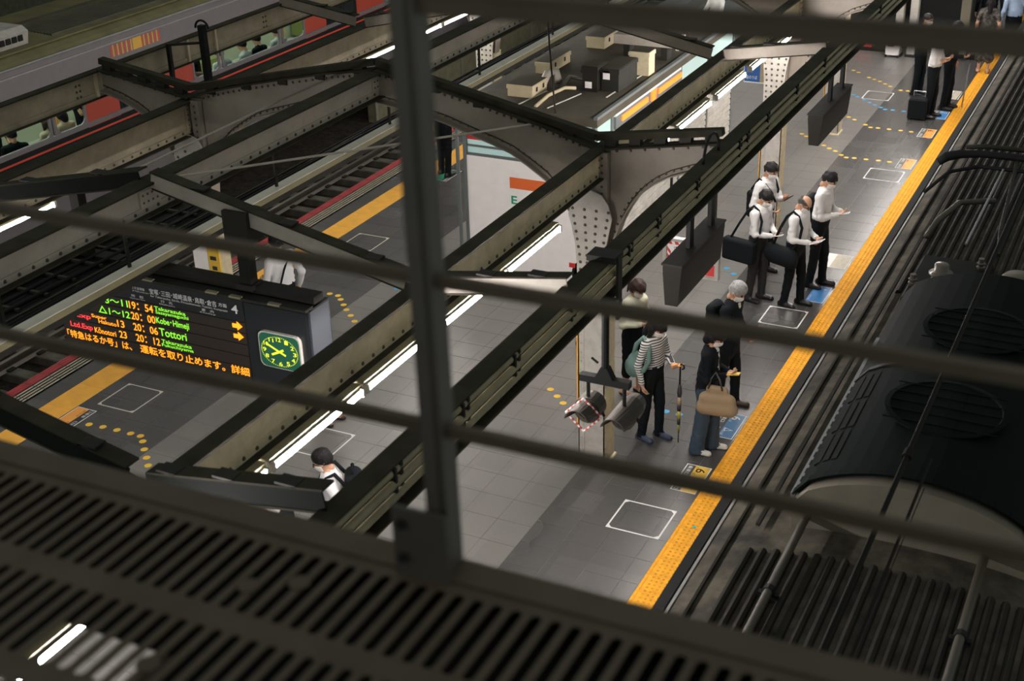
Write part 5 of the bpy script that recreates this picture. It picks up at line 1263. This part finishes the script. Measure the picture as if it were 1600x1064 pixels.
    def hairf(Q):
        x_, y_, z_ = Q[..., 0], Q[..., 1], Q[..., 2]
        d = ell(Q, (-.010, 0, .026), (.107, .090, .112)); line = (.60 * x_ - .010 - z_) / 1.17
        if hair == 'bald': d = np.maximum(np.maximum(ell(Q, (-.010, 0, .022), (.101, .084, .106)), line + .012), z_ - .060 - np.abs(y_) * .25 + x_ * .30)
        elif hair == 'thin': d = np.maximum(np.maximum(d, line), -(ell(Q, (-.060, 0, .120), (.036, .032, .04))))
        else: d = np.maximum(d, line)
        if hair in ('ponytail', 'bob', 'long'):
            side = np.maximum(ell(Q, (-.030, 0, -.012), (.098, .096, .105)), x_ - .035); d = np.minimum(d, np.maximum(side, (.55 * x_ - .055 - z_)))
            fr = np.maximum(ell(Q, (.0, 0, .03), (.112, .092, .105)), .028 - z_ + np.abs(y_) * -.1); d = smin(d, fr, .01)
        d = d + .0035 * np.sin(95 * x_ + 40 * z_) * np.sin(80 * y_ + 1.0) + .003 * np.sin(60 * z_ + 70 * y_)
        def cone(a, b, ra, rb):
            a, b = np.array(a), np.array(b); ab = b - a; h = np.clip((Q - a) @ ab / (ab @ ab), 0, 1); return np.linalg.norm(Q - a - h[..., None] * ab, axis=-1) - (ra + (rb - ra) * h)
        if hair == 'ponytail': d = smin(smin(d, cone((-.10, 0, .02), (-.135, 0, -.05), .026, .032), .012), cone((-.135, 0, -.05), (-.12, .01, -.20), .032, .012), .01)
        if hair == 'long':
            for e in (1, -1): d = smin(d, cone((-.02, e * .075, -.03), (.03, e * .085, -.24), .036, .024), .02)
            d = smin(d, cone((-.08, 0, -.02), (-.10, 0, -.22), .07, .05), .03)
        if hair == 'bob': d = smin(d, cone((-.05, 0, -.02), (-.06, 0, -.09), .075, .062), .03)
        if hair == 'tuft': d = smin(d, ell(Q, (-.005, 0, .085), (.098, .080, .062)), .02)
        return d, np.zeros(d.shape, int)
    hb2 = np.array([.20, .20, .30]) * hs if hair in ('ponytail', 'long') else np.array([.19] * 3) * hs
    mesh_obj('hair', [surface(head_field(hairf), hc - hb2, hc + hb2, max(.010, vox * .65))], [hcol], root)
    if mask:
        def mf(Q):
            x_, y_, z_ = Q[..., 0], Q[..., 1], Q[..., 2]
            d = smin(ell(Q, (.0, 0, .018), (.101, .081, .106)), ell(Q, (.026, 0, -.052), (.077, .066, .068)), .03); d = smin(d, ell(Q, (.095, 0, -.035), (.022, .020, .030)), .02)
            cut = np.maximum(np.maximum(.030 - x_, z_ + .012 - .16 * (x_ - .09)), -.118 - z_); return np.maximum(d, cut), np.zeros(d.shape, int)
        mk = mesh_obj('face_mask', [surface(head_field(mf), hc - hb, hc + hb, max(.008, vox * .55))], ['mask'], root)
        for e in (1, -1):
            pts = [HP((.045, e * .070, -.03)), HP((.015, e * .083, -.012)), HP((-.022, e * .088, .012))]; q = MB().tube([Vector(p) for p in pts], .0025, 5); o = bpy.data.objects.new('ear_loop', q.mesh('ear_loop', 'mask')); COL.objects.link(o); o.parent = mk
    if glasses:
        q = MB()
        for e in (1, -1):
            q.tube([Vector(HP((.106, e * (.032 + .024 * math.cos(t)), .004 + .018 * math.sin(t)))) for t in np.linspace(0, 2 * math.pi, 13)], .0028, 5); q.tube([Vector(HP((.104, e * .056, .008))), Vector(HP((-.015, e * .086, .012)))], .0025, 5)
        o = bpy.data.objects.new('glasses', q.mesh('glasses', 'black')); COL.objects.link(o); o.parent = root
    root['_s'] = s
    return dict(root=root, T=T, HP=HP, wr=wrists, s=s, x=x, y=y, yaw=math.radians(yaw), z0=z0)

def held(P, name, label, cat):
    """a thing carried by a person: its own top-level Empty standing in the person's frame"""
    t = thing(name, label, cat, (P['x'], P['y'], P['z0'])); t.rotation_euler = (0, 0, P['yaw']); return t
def lbuild(mb, name, m, parent, smooth=False):
    o = bpy.data.objects.new(name, mb.mesh(name, m, smooth=smooth)); COL.objects.link(o); o.parent = parent; return o
def slab(mb, c, u, v, w, a, b, t, mi=0):
    """thin block centred at c with half sizes a,b,t along u,v,w"""
    c, u, v, w = (np.array(q, float) for q in (c, u, v, w)); vs = [c + u * a * i + v * b * j + w * t * k for k in (-1, 1) for i, j in ((-1, -1), (1, -1), (1, 1), (-1, 1))]
    return mb.add(vs, [(3, 2, 1, 0), (4, 5, 6, 7), (0, 1, 5, 4), (1, 2, 6, 5), (2, 3, 7, 6), (3, 0, 4, 7)], mi)
M['screen'] = mat('phone_screen', (0.25, 0.28, 0.30), 0.2, emit=(0.75, 0.85, 1.0), estr=0.25)
def phone(P, sd, label, back='black', size=(.036, .074), tilt=35, name='mobile_phone', fwd=.085, up=.028, lit='screen'):
    W, d, n = P['wr'][sd]; t = held(P, name, label, 'phone' if name == 'mobile_phone' else 'tablet'); a = math.radians(tilt)
    u = np.array([0, 1, 0]); v = np.array([math.cos(a), 0, math.sin(a)]); w = np.cross(u, v); w = w if w[2] > 0 else -w
    c = W + np.array([fwd, -sd * .012, up]) * P['s']
    lbuild(slab(MB(), c, u, v, w, size[0], size[1], .0045), 'case', back, t); lbuild(slab(MB(), c + w * .0048, u, v, w, size[0] - .003, size[1] - .006, .0006), 'screen', lit, t); return t
def soft_bag(P, name, label, cat, prims, m, strap=None, sm='black_soft', vox=.013, k=.03, sr=.014, extra=()):
    t = held(P, name, label, cat); lo, hi = box_of(prims); mesh_obj('bag_body', [surface(prim_field(prims, k), lo, hi, vox)], [m], t)
    for st in (strap or []): lbuild(MB().tube([Vector(p) for p in st], sr, 6), 'strap', sm, t, True)
    for nm, mb, mm in extra: lbuild(mb, nm, mm, t)
    return t
def rbox(c, hx, hy, hz, r, mi=0):
    """rounded block as a row of capsules"""
    out = []; n = max(2, int(hx / (r * .7)) + 1); m_ = max(2, int(hz / (r * .9)) + 1)
    for i in range(n):
        for j in range(m_):
            xx = c[0] - hx + r + (2 * (hx - r)) * i / (n - 1) if hx > r else c[0]; zz = c[2] - hz + r + 2 * (hz - r) * j / (m_ - 1)
            out.append(((xx, c[1] - max(hy - r, 0), zz), (xx, c[1] + max(hy - r, 0), zz), r, r, mi))
    return out
PH = ('at', (0.25, -.06, 1.14))
# 1 woman with ponytail
p = person('woman with ponytail in cream blouse and black trousers, half behind a frame bar', -5.39, 13.88, -25, 1.58, 'shirt_cream', 'trousers', 'shoe_black', 'long', 'ponytail', 'hair_brown', 30, 0, True, ('at', (0.20, -.05, 1.12)), ('at', (0.21, .06, 1.10)), .92, 0, female=True, crop=True)
# 2 woman in striped shirt
p = person('woman in black and white striped shirt with black trousers and navy trainers', -4.80, 12.98, -20, 1.57, 'shirt_striped', 'trousers', 'shoe_navy', 'long', 'long', 'hair_black', 32, 0, True, ('at', (0.05, -.235, .86)), ('at', (0.25, .08, 1.10)), 1.0, 0, female=True, stride=.06)
phone(p, 1, 'phone in an orange case held by the woman in stripes', 'stk_orange', tilt=15, lit='stk_orange')
soft_bag(p, 'shoulder_bag', 'teal cloth shoulder bag hanging behind the striped shirt', 'bag', [((-.16, -.15, .95), (-.10, -.19, .98), .10, .095, 0, (1, .75, 1)), ((-.15, -.16, .90), (-.02, -.21, .95), .09, .07, 0, (1, .7, 1)), ((-.13, -.17, 1.05), (-.10, -.17, 1.12), .07, .05, 0, (1, .7, 1))], mat('cloth_teal', (0.11, 0.19, 0.17), 0.85, bump=.5, bscale=15), [[(-.13, -.18, 1.08), (-.09, -.17, 1.25), (-.02, -.13, 1.345), (.06, -.13, 1.28), (.10, -.17, 1.10), (.06, -.22, .98), (-.02, -.22, .93)]], mat('cloth_teal_strap', (0.11, 0.19, 0.17), 0.85), sr=.028)
u = held(p, 'folded_umbrella', 'folded umbrella in black, yellow and beige hanging from the striped-shirt woman', 'umbrella'); ux, uy = .37, .05
lbuild(MB().tube([(ux + .03, uy, 1.02), (ux + .055, uy, 1.04), (ux + .05, uy, 1.075), (ux + .01, uy, 1.08), (ux, uy, 1.05), (ux, uy, .80)], .010, 8), 'handle', 'black', u, True)
lbuild(MB().tube([(ux, uy, .82), (ux, uy, .72), (ux, uy, .66)], [.016, .030, .022], 10), 'runner', 'stk_dark', u, True)
for z_a, z_b, r0, r1, m_ in ((.66, .56, .022, .025, mat('umb_beige', (.45, .33, .22), .7)), (.56, .48, .025, .024, 'stk_dark'), (.48, .38, .024, .021, mat('umb_yellow', (.50, .38, .05), .7)), (.38, .30, .021, .018, 'stk_dark'), (.30, .20, .018, .013, mat('umb_olive', (.25, .24, .06), .7))):
    lbuild(MB().tube([(ux, uy, z_a), (ux, uy, z_b)], [r0, r1], 10), 'canopy_fold', m_, u, True)
lbuild(MB().tube([(ux, uy, .21), (ux, uy, .06)], .006, 6), 'ferrule', 'black', u)
# 3 woman in black with a beige tote
p = person('woman in black cardigan and navy wide trousers with white shoes', -4.13, 12.95, 2, 1.58, 'shirt_white', 'navy_wide', 'shoe_white', 'long', 'bob', 'hair_black', 30, 0, True, ('at', (0.23, -.07, 1.13)), ('at', (0.24, .05, 1.12)), .98, .035, jacket='jacket', female=True, stride=.07)
phone(p, -1, 'phone in a yellow case held by the woman in black', 'stk_yellow', tilt=10, lit='stk_yellow')
soft_bag(p, 'tote_bag', 'large beige canvas tote bag on the arm of the woman in black', 'bag', [((.03, -.21, .69), (.33, -.22, .71), .090, .090, 0, (1, .8, 1)), ((.05, -.21, .80), (.31, -.21, .81), .080, .080, 0, (1, .75, 1)), ((.10, -.20, .92), (.25, -.20, .92), .055, .05, 0, (1, .7, 1))], mat('canvas_beige', (0.30, 0.215, 0.125), 0.85, bump=.6, bscale=9), [[(.08, -.24, .94), (.10, -.21, 1.05), (.14, -.17, 1.12), (.20, -.21, 1.05), (.24, -.24, .94)]], 'hair_thin', sr=.010)
# 4 grey-haired man
p = person('grey-haired man in dark suit with open collar, looking at a phone', -4.24, 14.05, -8, 1.66, 'shirt_cream', 'trousers', 'shoe_brown', 'long', 'tuft', 'hair_grey', 30, 0, True, ('at', (0.28, -.06, 1.13)), ('at', (0.16, .20, .95)), 1.05, 0, jacket='jacket', stride=.08)
phone(p, -1, 'pale phone held by the grey-haired man', 'white', tilt=15)
soft_bag(p, 'backpack', 'black backpack on the back of the grey-haired man', 'bag', rbox((-.20, 0, 1.12), .07, .14, .22, .06), 'black_soft', [[(-.14, -.13, 1.33), (-.02, -.14, 1.42), (.10, -.13, 1.30), (.06, -.17, 1.05), (-.12, -.15, .96)]])
# 5 man with shoulder strap
p = person('man in white shirt with large black shoulder case, left of the balding man', -4.83, 17.18, -15, 1.66, 'shirt_white', 'grey_trousers', 'shoe_black', 'long', 'short', 'hair_black', 32, 0, True, ('at', (0.24, -.05, 1.06)), ('at', (0.24, .05, 1.07)), 1.0, 0, stride=.05)
phone(p, -1, 'white phone held by the man with the large black case', 'white', tilt=15)
soft_bag(p, 'shoulder_case', 'large rectangular black case hanging from the shoulder of the left man', 'bag', rbox((-.14, -.25, .80), .25, .075, .16, .035), 'black_soft', [[(-.30, -.25, .93), (-.19, -.19, 1.18), (-.10, -.14, 1.36), (-.02, -.125, 1.437), (.06, -.13, 1.39), (.125, -.14, 1.25), (.125, -.18, 1.08), (.06, -.25, .93)]], sr=.018)
# 6 man at the column
p = person('man in white shirt with crossbody strap and black phone, by the riveted column', -5.04, 18.15, -20, 1.72, 'shirt_white', 'trousers', 'shoe_black', 'long', 'thin', 'hair_black', 22, 0, True, ('at', (0.20, -.16, 1.05)), ('at', (0.28, .04, 1.20)), 1.0)
phone(p, 1, 'black phone held up by the man at the riveted column', 'black', tilt=40, lit='glass')
soft_bag(p, 'backpack', 'black bag behind the man at the riveted column', 'bag', rbox((-.19, .0, 1.05), .06, .13, .2, .055), 'black_soft', [[(-.14, -.14, 1.30), (-.02, -.13, 1.485), (.08, -.11, 1.42), (.135, -.04, 1.30), (.145, .06, 1.12)], [(-.14, .14, 1.30), (-.02, .13, 1.485), (.08, .13, 1.42), (.12, .15, 1.28), (.08, .18, 1.10)]], sr=.016)
# 7 bald man
p = person('balding man in white shirt with glasses, reading a tablet', -4.30, 17.20, -12, 1.64, 'shirt_white', 'trousers', 'shoe_black', 'long', 'bald', 'hair_thin', 34, 0, True, ('at', (0.25, -.10, 1.06)), ('at', (0.26, .08, 1.08)), 1.08, 0, glasses=True, stride=.08)
phone(p, -1, 'white tablet held by the balding man', 'white', (.065, .095), 25, 'tablet', .10, .035)
soft_bag(p, 'shoulder_bag', 'slouchy black shoulder bag at the hip of the balding man', 'bag', [((-.25, -.20, .82), (.02, -.24, .82), .13, .12, 0, (1, .7, 1)), ((-.22, -.20, .76), (.05, -.25, .76), .11, .11, 0, (1, .7, 1))], 'black_soft', [[(-.24, -.22, .92), (-.16, -.18, 1.18), (-.09, -.14, 1.35), (-.01, -.12, 1.425), (.07, -.12, 1.37), (.135, -.13, 1.22), (.13, -.18, 1.05), (.04, -.26, .90)]], sr=.020)
# 8 front right man
p = person('dark-haired man in white shirt standing foremost at the yellow paving with a phone', -4.17, 17.97, -5, 1.75, 'shirt_white', 'trousers', 'shoe_black', 'long', 'short', 'hair_black', 30, 0, True, ('at', (0.24, -.06, 1.13)), ('at', (0.25, .06, 1.13)), 1.0, 0, stride=.06)
phone(p, -1, 'white phone held by the foremost dark-haired man', 'white', tilt=15)
soft_bag(p, 'backpack', 'thin black backpack of the foremost dark-haired man', 'bag', rbox((-.17, 0.05, 1.15), .045, .12, .2, .045), 'black_soft', [[(-.12, .13, 1.32), (-.02, .14, 1.44), (.09, .14, 1.30), (.06, .17, 1.05)]], sr=.014)
# 9-12 far group
person('masked man in black standing behind the white-shirted man by the far stairs', -4.76, 28.2, -10, 1.68, 'jacket', 'trousers', 'shoe_black', 'long', 'short', 'hair_black', 10, -10, True, ('at', (0.21, -.08, 1.15)), ('at', (0.23, .08, 1.15)), vox=.018)
person('man in white shirt with folded sleeves beside the black suitcase', -4.24, 26.75, -5, 1.70, 'shirt_white', 'trousers', 'shoe_black', 'rolled', 'short', 'hair_black', 10, 0, True, ('at', (0.17, .02, 1.12)), ('at', (0.25, -.02, 1.20)), vox=.018)
person('man in dark suit farther right of the suitcase', -4.05, 27.42, 0, 1.75, 'jacket', 'trousers', 'shoe_black', 'long', 'short', 'hair_black', 10, 0, True, ('at', (0.22, -.04, 1.05)), ('down',), vox=.018)
t = thing('suitcase', 'black carry-on suitcase standing by the white-shirted man', 'suitcase', (-4.42, 26.55, 0))
MB().bev(-4.60, -4.26, 26.42, 26.68, .03, .42, .03).build('shell', 'black_soft', t); MB().tube([(-4.55, 26.66, .42), (-4.55, 26.66, .52), (-4.33, 26.66, .52), (-4.33, 26.66, .42)], .01, 6).build('handle', 'gutter', t)
for dx in (-4.56, -4.30): MB().lathe([(.03, -.015), (.03, .015)], (dx, 26.5, .03), 10, axis='x').build('wheel', 'black', t)
t = thing('camera_pole', 'thin silver pole with a black head leaning on the far yellow paving', 'pole', (-3.76, 27.6, 0))
MB().tube([(-3.76, 27.6, 0), (-3.72, 27.75, .95)], .013, 8).build('shaft', 'gutter', t, smooth=True); MB().bev(-3.80, -3.64, 27.68, 27.84, .95, 1.07, .02).build('head', 'black', t); MB().tube([(-3.76, 27.62, .35), (-3.95, 27.6, .02)], .008, 6).build('side_leg', 'dark_steel', t)
person('woman in dark patterned dress walking on the yellow paving at the top right', -3.80, 30.4, 95, 1.62, 'floral', 'floral', 'shoe_black', 'short', 'long', 'hair_black', 5, 0, True, vox=.018, wide=.05, crop=True, female=True)
person('man in light blue shirt at the top right corner', -3.42, 31.5, 110, 1.70, 'shirt_blue', 'trousers', 'shoe_black', 'long', 'short', 'hair_black', 8, 0, True, vox=.018)
person('person in black coat between the far posts and the top edge', -4.05, 32.2, 100, 1.72, 'jacket', 'trousers', 'shoe_black', 'long', 'short', 'hair_black', 8, 0, True, vox=.018)
# 15 boy
p = person('boy in white T-shirt with glasses and black backpack below the tube lamps', -6.57, 9.08, -148, 1.55, 'tee_white', 'trousers', 'shoe_white', 'short', 'tuft', 'hair_black', 20, 0, True, glasses=True)
soft_bag(p, 'backpack', 'black school backpack worn by the boy', 'bag', rbox((-.20, 0, 1.05), .085, .15, .24, .07), 'black_soft', [[(-.12, -.12, 1.22), (-.03, -.115, 1.345), (.05, -.115, 1.30), (.118, -.12, 1.18), (.09, -.15, .98)], [(-.12, .12, 1.22), (-.03, .115, 1.345), (.05, .115, 1.30), (.118, .12, 1.18), (.09, .15, .98)], [(-.20, -.05, 1.27), (-.20, -.03, 1.35), (-.20, .03, 1.35), (-.20, .05, 1.27)]], sr=.020)
person('person in black seen just above the slotted ledge, left of the boy', -6.68, 8.22, -20, 1.60, 'jacket', 'trousers', 'shoe_black', 'long', 'short', 'hair_black', 15, 0, True, ('at', (0.24, -.08, 1.12)), ('at', (0.24, .08, 1.12)))
person('person in light blue shirt and sandals mostly hidden behind the board', -8.52, 11.78, 5, 1.60, 'shirt_blue', 'navy_wide', 'shoe_black', 'short', 'bob', 'hair_black', 20, 0, True, ('at', (0.22, -.06, 1.12)), ('down',), crop=True, female=True)
p = person('man in white shirt seen from behind above the board', -9.97, 13.15, 165, 1.70, 'shirt_white', 'trousers', 'shoe_black', 'long', 'short', 'hair_black', 15, 0, True, ('down',), ('at', (0.20, .14, 1.05)))
soft_bag(p, 'shoulder_bag', 'black shoulder bag of the man above the board', 'bag', [((-.16, .18, .86), (.10, .22, .86), .12, .11, 0, (1, .7, 1))], 'black_soft', [[(-.12, .20, .96), (-.10, .05, 1.25), (-.03, -.13, 1.43), (.09, -.05, 1.30), (.13, .14, 1.0)]])
t = held(p, 'paper_bag', 'white paper bag with a red mark held by the man above the board', 'bag')
lbuild(MB().bev(.12, .34, .12, .22, .72, 1.02, .004), 'bag_body', 'white', t); lbuild(MB().box(.16, .24, .115, .12, .78, .86), 'red_mark', 'logo_red', t)
person('person in dark suit standing on the left yellow strip beside the kiosk post', -11.48, 20.2, 80, 1.70, 'jacket', 'trousers', 'shoe_black', 'long', 'short', 'hair_black', 10, 0, True, vox=.018)
person('man in white shirt at the top edge beyond the kiosk roof', -9.5, 29.3, 60, 1.70, 'shirt_white', 'grey_trousers', 'shoe_black', 'long', 'short', 'hair_black', 8, 0, True, vox=.018)
# passengers seated or standing behind the train windows
PX = X0
for i, (lab, dx, yy, yaw_, kw) in enumerate((
    ('train passenger in dark suit reading a yellow book, second from the left end', -.36, 16.15, 150, dict(top='jacket', hcol='hair_black')),
    ('train passenger at the left end of the near window row in brown', -.36, 15.55, 180, dict(top='brown_top', hcol='hair_black')),
    ('train passenger with long brown hair in a cream top behind the narrow window', -.36, 17.0, 170, dict(top='cream_knit', hair='long', hcol='hair_brown', female=True)),
    ('train passenger in black beside the long-haired one', -.40, 17.42, 180, dict(top='cream_knit', hcol='hair_black', hair='bob')),
    ('train passenger in beige sleeves behind the first window after the door', -.36, 20.95, 150, dict(top='brown_top', hcol='hair_black')),
    ('train passenger in white shirt at the left of the wide window', -.36, 21.95, 165, dict(top='shirt_pale', hcol='hair_black')),
    ('train passenger in pale shirt in the middle of the wide window', -.36, 22.75, 190, dict(top='shirt_pale', hcol='hair_black')),
    ('train passenger in black at the right of the wide window', -.36, 23.25, 180, dict(top='jacket', hcol='hair_black')),
    ('train passenger in grey shirt with a phone in the last window', -.36, 23.95, 170, dict(top='shirt_pale', hcol='hair_black')))):
    pp = person(lab, PX + dx, yy, yaw_, 1.68, mask=False, seated=True, vox=.022, pitch=22, rh=('at', (0.24, -.06, 1.05)), lh=('at', (0.24, .06, 1.05)), z0=.06, group='train passengers', **kw)
    if i == 0:
        t = held(pp, 'open_book', 'open yellow book read by the train passenger in dark suit', 'book'); W = (pp['wr'][1][0] + pp['wr'][-1][0]) / 2 + np.array([.10, 0, .06])
        for e in (1, -1):
            lbuild(slab(MB(), W + np.array([0, e * .07, 0]), (0, 1, .2 * e), (.8, 0, .6), (-.6, 0, .8), .07, .10, .004), 'page', mat('page_yellow', (.75, .60, .12), .7) if e > 0 else 'white', t)
    if i in (5, 6, 8): phone(pp, -1, ('phone held by the white-shirted passenger', 'phone held by the middle passenger', 'phone held by the passenger in the last window')[(5, 6, 8).index(i)], 'black', tilt=30)
for lab, dx, yy, yaw_, kw in (('standing train passenger in dark clothes by the left door', -1.5, 18.9, 40, dict(top='jacket')), ('standing train passenger in black by the wide window', -1.5, 22.4, 0, dict(top='jacket')),
                              ('standing train passenger in brown near the left end', -1.4, 16.6, -30, dict(top='brown_top', hair='long', hcol='hair_brown')), ('standing train passenger in black near the first window', -1.5, 20.7, 60, dict(top='jacket'))):
    person(lab, PX + dx, yy, yaw_, 1.68, mask=True, vox=.022, group='train passengers', **kw)
